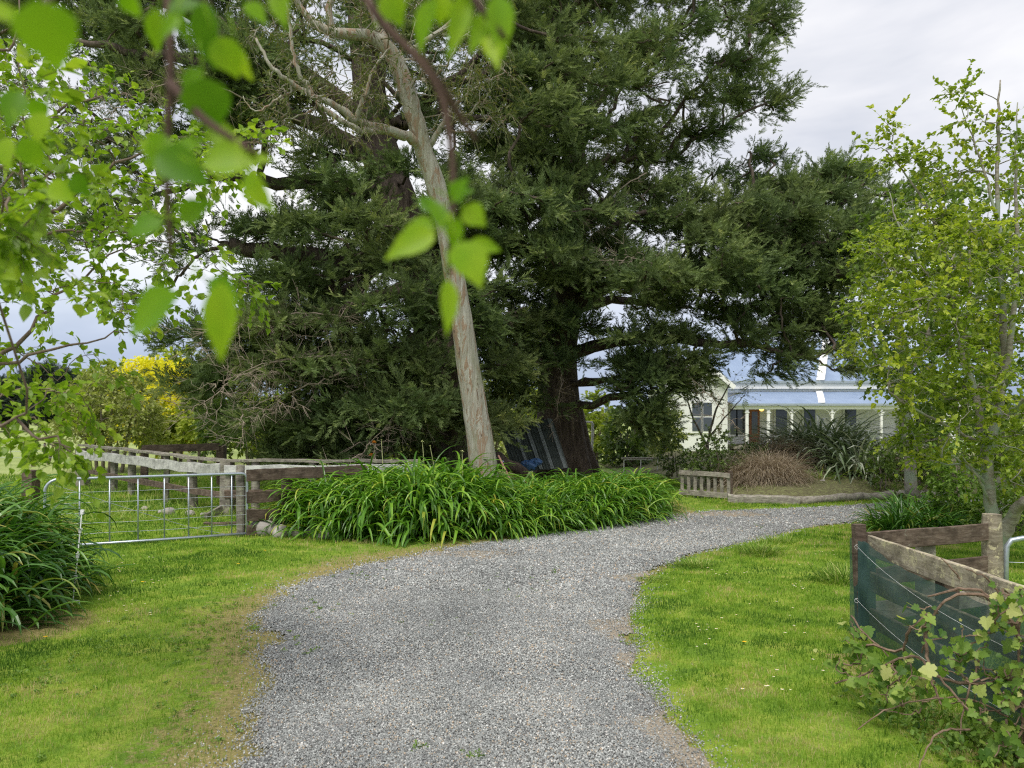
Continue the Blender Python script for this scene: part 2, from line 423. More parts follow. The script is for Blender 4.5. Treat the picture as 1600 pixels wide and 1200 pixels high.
M['rough'] = leaf_mat('rough_grass_blade', [(0, (.11, .20, .035)), (.6, (.23, .36, .055)), (1, (.48, .50, .18))], .3, .6, .2)
M['vine'] = leaf_mat('grape_leaf', [(0, (.06, .14, .022)), (.5, (.16, .27, .035)), (.85, (.34, .44, .09)), (1, (.60, .58, .24))], .4, .5, .35)
M['weed'] = leaf_mat('weed_leaf', [(0, (.10, .20, .03)), (1, (.24, .36, .06))], .35, .5, .4)
M['cypbark'] = bark_mat('cypress_bark', [(.25, (.045, .033, .027)), (.5, (.11, .085, .07)), (.75, (.24, .19, .15))], (7, 7, 1.1), .9, bd=.05)
M['dead'] = bark_mat('dead_twig_bark', [(.3, (.20, .16, .12)), (.7, (.42, .35, .28))], (9, 9, 3), .3)
M['birchbark'] = bark_mat('birch_twig_bark', [(.3, (.10, .07, .055)), (.7, (.25, .19, .15))], (20, 20, 12), .3, bd=.004)
M['nearbark'] = bark_mat('near_twig_bark', [(.3, (.05, .03, .025)), (.7, (.12, .075, .06))], (20, 20, 12), .3, bd=.002)
M['ashbark'] = bark_mat('young_tree_bark', [(.25, (.13, .11, .09)), (.5, (.28, .25, .21)), (.75, (.50, .47, .41))], (8, 8, 22), .4, (.30, .34, .26), bd=.006)
M['stem'] = bark_mat('shrub_stem', [(.3, (.13, .10, .08)), (.7, (.34, .29, .24))], (10, 10, 3), .3)
M['vinewood'] = bark_mat('vine_wood', [(.3, (.10, .065, .045)), (.7, (.30, .21, .15))], (14, 14, 14), .4, bd=.003)
M['woodgrey'] = wood_mat('weathered_grey_wood', (.13, .115, .095), (.28, .255, .22), (.46, .43, .39), (1, 1, 5), (.34, .35, .24))
M['woodbrown'] = wood_mat('weathered_brown_wood', (.06, .042, .032), (.13, .095, .075), (.24, .19, .155), (1, 1, 5), (.22, .21, .17), .62)
M['woodwhite'] = wood_mat('old_whitewashed_board', (.38, .38, .37), (.56, .56, .55), (.70, .70, .69), (1, 1, 6))
M['woodlich'] = wood_mat('lichened_rail', (.14, .12, .085), (.29, .25, .19), (.42, .38, .31), (1, 1, 5), (.52, .47, .30), .54)
M['galv'] = plain('galvanised_steel', (.42, .47, .52), .38, .6, .5, (30, .2))
M['wire'] = plain('steel_wire', (.40, .43, .46), .4, .5)
M['whiteplastic'] = plain('white_plastic', (.82, .82, .80), .4)
M['rock'] = bark_mat('river_rock', [(.3, (.20, .18, .16)), (.5, (.36, .33, .31)), (.75, (.52, .49, .47))], (3, 3, 3), .5, (.40, .36, .30))
M['bluecloth'] = plain('blue_tarpaulin', (.05, .13, .30), .5)
M['black'] = plain('dark_opening', (.02, .022, .025), .6)
M['rust'] = plain('reddish_handle', (.26, .13, .10), .7)
M['white'] = plain('white_paint', (.82, .82, .81), .5, 0, .4, (2., .06))
M['doorwood'] = plain('brown_stained_door', (.30, .10, .04), .5)
M['daisy'] = plain('daisy_white', (.85, .85, .83), .6, noise=(3, .03))
M['dand'] = plain('dandelion_yellow', (.85, .55, .02), .6)
M['purple'] = plain('agapanthus_flower', (.30, .26, .62), .6)
M['bud'] = plain('agapanthus_bud', (.46, .48, .22), .6)
M['orange'] = plain('orange_flower', (.8, .33, .03), .6)
def glass():
    m, nt = new_mat('window_glass'); n = N(nt)
    p = n('BsdfPrincipled', Roughness=.08); p.inputs['Base Color'].default_value = (.05, .06, .07, 1); p.inputs['Specular IOR Level'].default_value = .8
    n.out(p.outputs[0]); return m
M['glass'] = glass()
def lampm():
    m, nt = new_mat('lit_porch_lamp'); n = N(nt); e = n('Emission', Strength=2.2); e.inputs['Color'].default_value = (1, .62, .12, 1); n.out(e.outputs[0]); return m
M['lamp'] = lampm()
def roofm():
    m, nt = new_mat('blue_grey_painted_iron_roof'); n = N(nt)
    w = n('TexWave', Scale=2.0, Distortion=0.); w.wave_profile = 'SIN'; w.bands_direction = 'X'; n.l(pos_vec(n), w.inputs['Vector'])
    p = n('BsdfPrincipled', Roughness=.45)
    f = n.noise(pos_vec(n), 1.3, 5); n.l(n.ramp(f, [(.3, (.20, .27, .40)), (.7, (.27, .35, .49))]), p.inputs['Base Color'])
    n.l(n.bump(w.outputs['Fac'], .5, .03), p.inputs['Normal']); n.out(p.outputs[0]); return m
M['roof'] = roofm()
def boardm():
    m, nt = new_mat('white_weatherboard'); n = N(nt)
    w = n('TexWave', Scale=1.05, Distortion=0.); w.wave_profile = 'SAW'; w.bands_direction = 'Z'; n.l(pos_vec(n), w.inputs['Vector'])
    p = n('BsdfPrincipled', Roughness=.5); f = n.noise(pos_vec(n), 2, 5); n.l(n.ramp(f, [(.3, (.76, .76, .76)), (.7, (.83, .83, .83))]), p.inputs['Base Color'])
    n.l(n.bump(w.outputs['Fac'], .8, .03), p.inputs['Normal']); n.out(p.outputs[0]); return m
M['boards'] = boardm()
def corr(name, c):
    m, nt = new_mat(name); n = N(nt); f = n.noise(pos_vec(n), 3, 6, .7)
    p = n('BsdfPrincipled', Roughness=.5); n.l(n.ramp(f, [(.3, tuple(x*.7 for x in c)), (.7, tuple(x*1.25 for x in c))]), p.inputs['Base Color']); n.out(p.outputs[0]); return m
M['corrgreen'] = corr('green_corrugated_iron', (.06, .075, .068)); M['corrclear'] = corr('pale_translucent_sheet', (.24, .27, .27))
def clothm():
    m, nt = new_mat('green_shade_cloth'); n = N(nt)
    p = n('BsdfPrincipled', Roughness=.75); v = pos_vec(n); f = n.noise(v, 3, 6, .7)
    n.l(n.ramp(f, [(.3, (.022, .06, .055)), (.7, (.055, .115, .10))]), p.inputs['Base Color'])
    t = n('BsdfTransparent'); x = n('MixShader')
    w = n('TexWave', Scale=60., Distortion=0.); w.bands_direction = 'Z'; n.l(v, w.inputs['Vector'])
    k = n.math('MULTIPLY_ADD', w.outputs['Fac'], .10); k.node.inputs[2].default_value = .66
    n.l(k, x.inputs[0]); n.l(t.outputs[0], x.inputs[1]); n.l(p.outputs[0], x.inputs[2]); n.out(x.outputs[0]); return m
M['cloth'] = clothm()
def gravelm():
    m, nt = new_mat('gravel_surface'); n = N(nt); v = pos_vec(n)
    vo = n('TexVoronoi', Scale=85.); n.l(v, vo.inputs['Vector'])
    sp = n('SeparateColor'); n.l(vo.outputs['Color'], sp.inputs[0])
    c = n.ramp(sp.outputs[0], [(0, (.13, .13, .13)), (.35, (.24, .237, .232)), (.7, (.385, .38, .375)), (.92, (.58, .578, .57)), (1, (.7, .7, .68))])
    ed = n.ramp(vo.outputs['Distance'], [(.35, (1, 1, 1)), (.75, (.42, .42, .42))]); c = n.mix(1., c, ed, 'MULTIPLY')
    a = n('Attribute', attribute_name='rnd')   # 0 in the wheel tracks .. 1 at the muddy margins
    f = n.noise(v, .8, 6, .7); c = n.mix(1., c, n.ramp(f, [(.35, (.80, .80, .80)), (.65, (1.12, 1.10, 1.08))]), 'MULTIPLY')
    f2 = n.noise(v, 7, 6, .75); s = n.math('ADD', a.outputs['Fac'], f2); k = n.ramp(s, [(.85, (0, 0, 0)), (1.35, (.9, .9, .9))]); sk = n('SeparateColor'); n.l(k, sk.inputs[0])
    f3 = n.noise(v, 60, 4, .7); dirt = n.ramp(f3, [(.3, (.20, .165, .12)), (.7, (.46, .39, .29))]); c = n.mix(sk.outputs[0], c, dirt)
    p = n('BsdfPrincipled', Roughness=.85); n.l(c, p.inputs['Base Color']); n.l(n.bump(n.math('SUBTRACT', 1., vo.outputs['Distance']), .9, .012), p.inputs['Normal']); n.out(p.outputs[0]); return m
M['gravel'] = gravelm()
def stonem():
    m, nt = new_mat('gravel_stone'); n = N(nt); a = n('Attribute', attribute_name='rnd')
    c = n.ramp(a.outputs['Fac'], [(0, (.155, .165, .160)), (.3, (.250, .264, .256)), (.7, (.395, .412, .400)), (.9, (.575, .592, .57)), (.97, (.76, .75, .72)), (1, (.50, .40, .29))])
    f = n.noise(pos_vec(n), .8, 6, .7); c = n.mix(1., c, n.ramp(f, [(.35, (.80, .80, .80)), (.65, (1.12, 1.10, 1.08))]), 'MULTIPLY')
    p = n('BsdfPrincipled', Roughness=.8); n.l(c, p.inputs['Base Color']); n.out(p.outputs[0]); return m
M['stone'] = stonem()
def lawnm():
    m, nt = new_mat('lawn_soil_and_turf'); n = N(nt); v = pos_vec(n)
    f = n.noise(v, 2.4, 8, .78); g1 = n.ramp(f, [(.32, (.09, .17, .025)), (.48, (.18, .29, .035)), (.6, (.30, .37, .06)), (.68, (.40, .35, .14))])
    f1 = n.noise(v, 55, 5, .8); g1 = n.mix(1., g1, n.ramp(f1, [(.3, (.55, .6, .5)), (.65, (1.15, 1.15, 1.1))]), 'MULTIPLY')
    a = n('Attribute', attribute_name='rnd'); f2 = n.noise(v, 9, 9, .85); s = n.math('ADD', a.outputs['Fac'], f2)
    f3 = n.noise(v, 40, 5, .7); dirt = n.ramp(f3, [(.3, (.13, .115, .045)), (.5, (.28, .22, .10)), (.62, (.40, .31, .16)), (.75, (.45, .40, .24))])
    k = n.ramp(s, [(.92, (0, 0, 0)), (1., (.85, .85, .85))]); sk = n('SeparateColor'); n.l(k, sk.inputs[0]); c = n.mix(sk.outputs[0], g1, dirt)
    p = n('BsdfPrincipled', Roughness=.95); p.inputs['Specular IOR Level'].default_value = .1
    n.l(c, p.inputs['Base Color']); n.l(n.bump(f1, .6, .02), p.inputs['Normal']); n.out(p.outputs[0]); return m
M['lawn'] = lawnm()
def fieldm():
    m, nt = new_mat('paddock_grass'); n = N(nt); v = pos_vec(n)
    f = n.noise(v, .12, 6, .65); g1 = n.ramp(f, [(.3, (.22, .27, .09)), (.5, (.32, .38, .14)), (.7, (.44, .46, .22))])
    f1 = n.noise(v, 12, 7, .8); g1 = n.mix(1., g1, n.ramp(f1, [(.3, (.6, .65, .55)), (.65, (1.15, 1.15, 1.1))]), 'MULTIPLY')
    p = n('BsdfPrincipled', Roughness=.95); p.inputs['Specular IOR Level'].default_value = .1
    n.l(g1, p.inputs['Base Color']); n.l(n.bump(f1, .5, .05), p.inputs['Normal']); n.out(p.outputs[0]); return m
M['field'] = fieldm()
def soilm():
    m, nt = new_mat('garden_soil'); n = N(nt); v = pos_vec(n); f = n.noise(v, 14, 8, .75)
    p = n('BsdfPrincipled', Roughness=.95); n.l(n.ramp(f, [(.3, (.06, .05, .028)), (.48, (.13, .12, .055)), (.6, (.20, .22, .08)), (.72, (.30, .29, .14))]), p.inputs['Base Color'])
    n.l(n.bump(f, .8, .03), p.inputs['Normal']); n.out(p.outputs[0]); return m
M['soil'] = soilm()

def gumm():
    m, nt = new_mat('gum_bark'); n = N(nt)
    f0 = n.noise(pos_vec(n, (16, 16, 1.0)), 1.4, 6, .6, .4); c = n.ramp(f0, [(.3, (.24, .22, .17)), (.5, (.36, .34, .28)), (.7, (.48, .47, .41))])
    def msk(f, a, b): k = n.ramp(f, [(a, (0, 0, 0)), (b, (1, 1, 1))]); s = n('SeparateColor'); n.l(k, s.inputs[0]); return s.outputs[0]
    f1 = n.noise(pos_vec(n, (5.5, 5.5, 1.3)), 1.5, 9, .72, 1.1); c = n.mix(msk(f1, .52, .545), c, (.29, .205, .14))
    f2 = n.noise(pos_vec(n, (9, 9, 1.6)), 1.7, 8, .7, .9); c = n.mix(msk(f2, .60, .62), c, (.15, .105, .075))
    f3 = n.noise(pos_vec(n, (3, 3, .8)), 1.2, 8, .7, .5); c = n.mix(n.math('MULTIPLY', msk(f3, .52, .6), .55), c, (.24, .25, .16))
    h = n.math('ADD', n.math('MULTIPLY', f1, 1.5), f2)
    p = n('BsdfPrincipled', Roughness=.8); p.inputs['Specular IOR Level'].default_value = .25
    n.l(c, p.inputs['Base Color']); n.l(n.bump(h, .6, .03), p.inputs['Normal']); n.out(p.outputs[0]); return m
M['gum'] = gumm()

# ---------------------------------------------------------------- world, sun, camera
w = bpy.data.worlds.new('World'); sc.world = w; w.use_nodes = True; nt = w.node_tree; nt.nodes.clear(); n = N(nt)
SUN_EL, SUN_AZ = math.radians(60), math.radians(198)    # azimuth from +Y clockwise: behind the camera on the left
sk = n('TexSky'); sk.sky_type = 'NISHITA'; sk.sun_disc = False; sk.sun_elevation = SUN_EL; sk.sun_rotation = SUN_AZ; sk.dust_density = 2.
bg1 = n('Background', Strength=.10); n.l(sk.outputs[0], bg1.inputs['Color'])
tc = n('TexCoord'); mp = n('Mapping'); mp.inputs['Scale'].default_value = (1, 1, 2.6); n.l(tc.outputs['Generated'], mp.inputs['Vector'])
f = n.noise(mp.outputs['Vector'], 1.9, 6, .5, .35); f2 = n.noise(mp.outputs['Vector'], 4.2, 5, .5, .3)
ccol = n.ramp(f, [(.32, (.52, .57, .68)), (.44, (.72, .745, .82)), (.53, (.90, .905, .95)), (.62, (1.05, 1.045, 1.05))])
sep = n('SeparateXYZ'); n.l(tc.outputs['Generated'], sep.inputs[0])
low = n.ramp(sep.outputs[2], [(.0, (.66, .76, .92)), (.10, (.74, .82, .95)), (.22, (1, 1, 1))])
ccol = n.mix(1., ccol, low, 'MULTIPLY')
bg2 = n('Background', Strength=.71); n.l(ccol, bg2.inputs['Color'])
mx = n('MixShader'); cm = n.ramp(f2, [(.25, (.80, .80, .80)), (.5, (.96, .96, .96))]); sp = n('SeparateColor'); n.l(cm, sp.inputs[0])
n.l(sp.outputs[0], mx.inputs[0]); n.l(bg1.outputs[0], mx.inputs[1]); n.l(bg2.outputs[0], mx.inputs[2])
wo = n('OutputWorld'); n.l(mx.outputs[0], wo.inputs['Surface'])
sl = bpy.data.lights.new('sun', 'SUN'); sl.energy = 2.1; sl.angle = math.radians(26); sl.color = (1, .96, .89)
so = bpy.data.objects.new('sun', sl); col.objects.link(so)
sd = np.array([math.sin(SUN_AZ)*math.cos(SUN_EL), math.cos(SUN_AZ)*math.cos(SUN_EL), math.sin(SUN_EL)])
from mathutils import Vector
so.rotation_euler = Vector(sd).to_track_quat('Z', 'Y').to_euler(); so.location = (0, 0, 30)
cd = bpy.data.cameras.new('camera'); co = bpy.data.objects.new('camera', cd); col.objects.link(co)
co.location = (0, 0, H); co.rotation_euler = (PI/2, 0, 0); cd.sensor_width = 36; cd.lens = 36*F/1600
cd.shift_y = (HY-600)/1600; cd.clip_end = 3000; cd.clip_start = .05
cd.dof.use_dof = True; cd.dof.focus_distance = 7.5; cd.dof.aperture_fstop = cd.lens/9.
sc.camera = co
sc.view_settings.view_transform = 'Standard'; sc.view_settings.look = 'None'; sc.view_settings.exposure = .55; sc.view_settings.gamma = 1
try:
    c = sc.cycles; c.max_bounces = 7; c.diffuse_bounces = 4; c.glossy_bounces = 2; c.transmission_bounces = 4; c.transparent_max_bounces = 6
    c.use_denoising = False; c.filter_width = 1.15; c.sample_clamp_indirect = 4; c.caustics_reflective = False; c.caustics_refractive = False
except Exception: pass
# ================================================================ GROUND, DRIVE
LE = [(352, 1200), (385, 1130), (428, 1065), (405, 1005), (408, 965), (470, 915), (560, 882), (690, 858), (760, 849), (900, 829), (1030, 806), (1110, 799), (1250, 794), (1380, 786), (1700, 776)]
RE = [(1700, 800), (1380, 813), (1250, 826), (1150, 850), (1060, 876), (1008, 910), (985, 960), (995, 1005), (990, 1055), (1040, 1110), (1090, 1160), (1115, 1200)]
road = [(-1.75, -2.0), (-1.55, 1.5)]+[tuple(GP(*p)[:2]) for p in LE]+[tuple(GP(*p)[:2]) for p in RE]+[(1.35, 1.5), (1.5, -2.0)]
road = np.array(road)
def vnoise(x, y, s, seed=0):
    q = np.random.default_rng(seed).uniform(0, 1, (256, 256)); X = x/s+1000; Y = y/s+1000
    i = np.floor(X).astype(int); j = np.floor(Y).astype(int); u = X-i; v = Y-j; u = u*u*(3-2*u); v = v*v*(3-2*v)
    f = lambda a, b: q[a % 256, b % 256]
    return (f(i, j)*(1-u)+f(i+1, j)*u)*(1-v)+(f(i, j+1)*(1-u)+f(i+1, j+1)*u)*v
def fbm(x, y, s, seed=0): return sum(vnoise(x, y, s/2**k, seed+k)*.5**k for k in range(4))/1.875
def road_sd(x, y):
    d = poly_dist(x, y, road); return np.where(in_poly(x, y, road), -d, d)
def edge_noise(x, y): return (fbm(x, y, .9, 5)-.5)*.55+(fbm(x, y, .16, 9)-.5)*.22
PATCH = [(1012, 975, .22, .45), (1000, 1035, .2, .3), (1065, 1140, .26, .5), (1095, 1185, .2, .4), (1035, 905, .3, .5), (985, 905, .35, .25), (960, 985, .3, .3), (720, 868, .7, .4), (1120, 805, 1.2, .5)]
def tan_patch(x, y):
    p = 0*x
    for a, b, rx, ry in PATCH: c = GP(a, b); p = np.maximum(p, np.exp(-((x-c[0])/rx)**2-((y-c[1])/ry)**2))
    return np.clip((p+.9*(fbm(x, y, .3, 51)-.5)-.25)*2.2, 0, 1)
def grid(x0, x1, y0, y1, st):
    xs = np.arange(x0, x1+1e-6, st); ys = np.arange(y0, y1+1e-6, st)
    X, Y = np.meshgrid(xs, ys); nx = len(xs); i = np.arange(len(ys)-1)[:, None]; j = np.arange(nx-1)[None]
    q = np.stack([i*nx+j, i*nx+j+1, (i+1)*nx+j+1, (i+1)*nx+j], -1).reshape(-1, 4)
    return X.ravel(), Y.ravel(), q
g = G(); xs = np.concatenate([np.linspace(-1500, -60, 10), np.linspace(-50, 50, 30), np.linspace(60, 1500, 10)]); ys = np.concatenate([np.linspace(-60, 100, 40), np.linspace(120, 2500, 14)])
X, Y = np.meshgrid(xs, ys); nx = len(xs); i = np.arange(len(ys)-1)[:, None]; j = np.arange(nx-1)[None]
q = np.stack([i*nx+j, i*nx+j+1, (i+1)*nx+j+1, (i+1)*nx+j], -1).reshape(-1, 4)
Z = -.05+0*X; g.add(np.stack([X.ravel(), Y.ravel(), Z.ravel()], 1), q, .5)
tag(build('ground', g, M['field']), None, None, kind='structure')
x, y, q = grid(-14, 16, -2, 26, .08)
sd = road_sd(x, y)
bed = -1.+0*x
AG = [(-4.9, 7.3, 1.5, 1.15)]
soil = np.exp(-(((x+4.5)/.95)**2+((y-6.75)/.8)**2)**2)          # bare strip at the big clump
ml = np.where(x < 0, 1.5, .4)                                    # the left margin wears wider
dirt = np.clip(1-np.maximum(sd+.1, 0)/ml, 0, 1)*np.where(x < 0, .62, .55)+.24*(fbm(x, y, 1.2, 30)-.2)*np.where(x < 0, 1, .25)
dirt = np.where((y > 11.0) & (sd > .2) & (x > -3) & (x < 4), np.maximum(dirt, .0), dirt)
dirt = np.maximum(dirt, soil*1.1); dirt = np.maximum(dirt, .62*np.clip((y-13.2)/1.5, 0, 1)*np.clip((x+6.5)/2, 0, 1)*np.clip((4.2-x)/1., 0, 1)); dirt = np.maximum(dirt, .55*np.exp(-((x-2.45)/.35)**2)*((y > 3) & (y < 6)))
z = (fbm(x, y, 2.2, 3)-.5)*.05*np.clip(sd/1., 0, 1)+.012*np.clip(sd/.25, 0, 1)-.0
e = np.minimum.reduce([x+14, 16-x, 26-y]); z = np.where(e < .5, -.07, z)
g = G(); g.add(np.stack([x, y, z], 1), q, dirt); tag(build('lawn', g, M['lawn'], smooth=True), None, None, kind='structure')
def lawn_z(a, b):
    s = road_sd(a, b); return (fbm(a, b, 2.2, 3)-.5)*.05*np.clip(s/1., 0, 1)+.012*np.clip(s/.25, 0, 1)
x, y, q = grid(-3.5, 14.5, -2, 18.6, .06)
sd = road_sd(x, y); nz = sd+edge_noise(x, y)*np.where(x < 0, 1.4, .9); keep = (nz[q] < .04).all(1)
z = .014+(fbm(x, y, .5, 40)-.5)*.012-.03*np.clip((sd+.1)/.2, 0, 1)+.02*np.clip(-sd, 0, .8)+.006*(fbm(x, y, .13, 77)-.5)
q = q[keep]; used = np.unique(q); mp_ = np.full(len(x), -1); mp_[used] = np.arange(len(used))
margin = np.maximum(np.clip(1+sd/.45, 0, 1)*.42, tan_patch(x, y)*.8)
g = G(); g.add(np.stack([x, y, z], 1)[used], mp_[q], margin[used]); tag(build('driveway', g, M['gravel'], smooth=True), None, None, kind='structure')

# loose stones on the drive and thinning out over its margins
def scatter(x0, x1, y0, y1, n): return rng.uniform(x0, x1, n), rng.uniform(y0, y1, n)
oc = np.array([(1, 0, 0), (-1, 0, 0), (0, 1, 0), (0, -1, 0), (0, 0, .8), (0, 0, -.8)], float)
of = np.array([(0, 2, 4), (2, 1, 4), (1, 3, 4), (3, 0, 4), (2, 0, 5), (1, 2, 5), (3, 1, 5), (0, 3, 5)])
g = G()
for (y0, y1, dens, s0, s1) in ((3.2, 5.2, 13500, .0036, .0080), (5.2, 8, 7600, .0044, .0092), (8, 12.5, 2300, .007, .015), (12.5, 18, 500, .010, .018)):
    a0, a1 = -3.4, (3.5 if y0 < 8 else 12.5); a, b = scatter(a0, a1, y0, y1, int((a1-a0)*(y1-y0)*dens))
    s = road_sd(a, b); e = s+edge_noise(a, b)*np.where(a < 0, 1.4, .9)
    pr = np.clip((.14-e)/.34, 0, 1)*.96+.10*(s < .6)*np.clip(1-s/.6, 0, 1); pr = pr*(1-.68*tan_patch(a, b)); vis = np.abs(a) < .68*b+.2
    k = (rng.uniform(size=len(a)) < pr) & vis; a = a[k]; b = b[k]; s = s[k]; m = len(a)
    Xd = rdir(m); Yd = nrm(np.cross(Xd, rdir(m))); Zd = np.cross(Xd, Yd)
    S = rng.uniform(s0, s1, (m, 1))*rng.uniform(.6, 1.3, (m, 3))
    zz = .018+.02*np.clip(-s, 0, .8)-.012*np.clip((s+.1)/.2, 0, 1)+rng.uniform(-.003, .004, m)
    inst(g, oc, [of], np.stack([a, b, zz], 1), Xd, Yd, Zd, S, np.clip(rng.normal(.5, .27, m)+.10*np.exp(-((s+.75)/.35)**2)-.10*np.exp(-((s+1.6)/.35)**2), 0, 1))
tag(build('gravel_stones', g, M['stone']), 'loose grey gravel stones covering the curving driveway', 'gravel', kind='stuff')

# grass
def blades(g, a, b, h, wd, r, lean=.5):
    m = len(a); az = rng.uniform(0, 2*PI, m); an = rng.uniform(0, 2*PI, m); z = lawn_z(a, b)-.004
    hh = rng.uniform(*h, m); ww = rng.uniform(*wd, m); le = rng.uniform(.1, lean, m)*hh
    bx = np.stack([np.cos(az), np.sin(az), 0*az], 1)*ww[:, None]/2; ld = np.stack([np.cos(an), np.sin(an), 0*an], 1)*le[:, None]
    p = np.stack([a, b, z], 1); up = np.array([0, 0, 1.])
    V = np.stack([p-bx, p+bx, p+bx*.8+ld*.35+up*hh[:, None]*.55, p-bx*.8+ld*.35+up*hh[:, None]*.55, p+ld*1.1+up*hh[:, None]*.95], 1)
    off = (np.arange(m)*5)[:, None]; g.add(V.reshape(-1, 3), [np.array([0, 1, 2, 3])+off, np.array([3, 2, 4])+off], np.repeat(r, 5))
g = G(); BEDS = [(-4.9, 7.3, .8)]
for (y0, y1, dens, h, wd) in ((3.0, 5, 9500, (.016, .042), (.0022, .0042)), (5, 7.5, 6000, (.018, .045), (.003, .0055)), (7.5, 11, 3000, (.02, .05), (.0045, .008)), (11, 17, 1100, (.025, .06), (.008, .013)), (17, 25, 350, (.04, .09), (.012, .02))):
    a0, a1 = (-.66*y1, .66*y1); a, b = scatter(a0, a1, y0, y1, int((a1-a0)*(y1-y0)*dens))
    s = road_sd(a, b); e = s+edge_noise(a, b)*np.where(a < 0, 1.4, .9)
    pr = np.clip((e+.10)/.32, 0, 1)*np.where(a < 0, np.clip(.16+s/1.9, 0, 1), np.clip(.5+s/.5, 0, 1))
    pr *= np.clip((fbm(a, b, .5, 60)-.28)/.2, .5, 1)
    so_ = np.exp(-(((a+4.5)/.95)**2+((b-6.75)/.8)**2)**2); pr *= 1-.97*so_
    pr *= np.where((b > 12.0) & (a > -3.2) & (a < 4) & (s > 0) & (s < 2.2), .2, 1)
    pr += .02*((e > -.5) & (fbm(a, b, .3, 80) > .62))+.012*((s < -.9) & (fbm(a, b, .35, 81) > .6))
    k = (rng.uniform(size=len(a)) < pr) & (np.abs(a) < .665*b+.1); a = a[k]; b = b[k]; s = s[k]
    patch = fbm(a, b, 1.0, 90); hs = .7
    r = np.clip((patch-.5)*1.3+(fbm(a, b, .22, 33)-.5)*1.7+.42+rng.normal(0, .2, len(a))+.30*(a < 0)*np.clip(1-s/1.8, 0, 1), 0, 1)
    n0 = g.n; blades(g, a, b, h, wd, r)
tag(build('grass_blades', g, M['grass']), 'short green lawn grass on both sides of the gravel drive', 'grass', kind='stuff')

# flat weeds, moss-green rosettes in the worn left margin
g = G(); a, b = scatter(-3.4, -1.2, 3.2, 7.5, 900); k = (road_sd(a, b) > .0) & (fbm(a, b, .5, 21) > .5); a = a[k]; b = b[k]

wx, wy = [], []
for (u, v, n_, su, sv) in ((658, 1178, 7, 9, 3), (745, 1190, 9, 14, 3), (800, 925, 10, 40, 12), (870, 893, 10, 30, 5), (700, 985, 6, 40, 12), (560, 905, 12, 30, 6), (500, 950, 12, 20, 10), (470, 1010, 8, 16, 10), (1175, 825, 6, 30, 3), (980, 1005, 5, 6, 10)):
    for _ in range(n_): p = GP(u+rng.normal(0, su), v+rng.normal(0, sv)); wx.append(p[0]); wy.append(p[1])
a = np.concatenate([a, wx]); b = np.concatenate([b, wy])
c = np.stack([a, b, lawn_z(a, b)+np.where(road_sd(a, b) < 0, .028, .008)], 1); c = np.repeat(c, 12, 0); d = rdir(len(c)); d[:, 2] = np.abs(d[:, 2])*.35+.1; X, Y, Z = frames(d)
tp = leaf_tpl('oval'); inst(g, tp[0], tp[1], c+X*.01, X, Y, Z, rng.uniform(.008, .024, len(c)), rng.uniform(0, 1, len(c)))
tag(build('low_weeds', g, M['weed']), 'flat leafy weeds in the worn grass beside the gravel', 'weeds', kind='stuff')

# daisies and dandelions
def flower(name, r, n, m, cm, hh, label, cat, group):
    t = thing(name, label, cat, (0, 0, 0), group)
    g = G(); limb(g, [(0, 0, -.005), (.002, 0, hh*.5), (0, .002, hh)], .0012, .001, 4, 4); build('stem', g, M['grass'], t)
    g = G(); an = np.arange(n)*2*PI/n; X = np.stack([np.cos(an), np.sin(an), np.full(n, .15)], 1); X, Y, Z = frames(X, 5)
    v, f = simple_leaf(.2); inst(g, v, f, np.repeat([[0, 0, hh]], n, 0), X, Y, Z, np.full(n, r)); build('petals', g, m, t)
    g = G(); tubes(g, [[(0, 0, hh-.001), (0, 0, hh+.004)]], [[r*.35, r*.2]], 6); build('flower_centre', g, cm, t); return t
d0 = flower('daisy', .011, 11, M['daisy'], M['dand'], .035, 'tiny white daisy open in the lawn grass', 'daisy', 'daisies in the lawn')
px = [(190+rng.normal(0, 3), 892+rng.normal(0, 4)) for _ in range(7)]+[(232+rng.normal(0, 12), 915+rng.normal(0, 4)) for _ in range(10)]+[(190+rng.normal(0, 40), 950+rng.normal(0, 16)) for _ in range(14)]+[(225+rng.normal(0, 25), 880+rng.normal(0, 5)) for _ in range(5)]
px += [(1095+rng.normal(0, 22), 990+rng.normal(0, 8)) for _ in range(12)]+[(1140+rng.normal(0, 25), 905+rng.normal(0, 8)) for _ in range(11)]+[(1200, 1083), (1197, 1085), (1222, 1091), (1235, 1088), (1209, 1067), (1214, 1058), (1286, 1060), (1160, 1090)]+[(1275+rng.normal(0, 14), 865+rng.normal(0, 8)) for _ in range(12)]+[(1240+rng.normal(0, 55), 950+rng.normal(0, 40)) for _ in range(22)]+[(1250+rng.normal(0, 14), 920+rng.normal(0, 4)) for _ in range(8)]
for i, p in enumerate(px):
    P = GP(*p); 
    if road_sd(P[:1], P[1:2])[0] < .15: continue
    P[2] = lawn_z(P[:1], P[1:2])[0]; o = d0 if i == 0 else copy_thing(d0, P, rng.uniform(0, 6), rng.uniform(.7, 1.25))
    if i == 0: d0.location = P
f0 = flower('dandelion', .021, 22, M['dand'], M['dand'], .03, 'yellow dandelion in the lawn below the middle of the steel gate', 'dandelion', 'dandelions in the lawn')
for i, (p, l) in enumerate([((223, 914), None), ((372, 886), 'yellow dandelion midway between the steel gate and the gravel'), ((414, 865), 'yellow dandelion in the lawn nearest the river rocks'), ((71, 1001), 'yellow dandelion beside the bare soil under the big strappy clump'), ((1163, 1011), 'single yellow dandelion in the lawn on the shade cloth fence side of the drive'), ((142, 907), 'small yellow dandelion near the white tread-in post')]):
    P = GP(*p); P[2] = lawn_z(P[:1], P[1:2])[0]
    if i == 0: f0.location = P
    else: copy_thing(f0, P, i, .9, l)

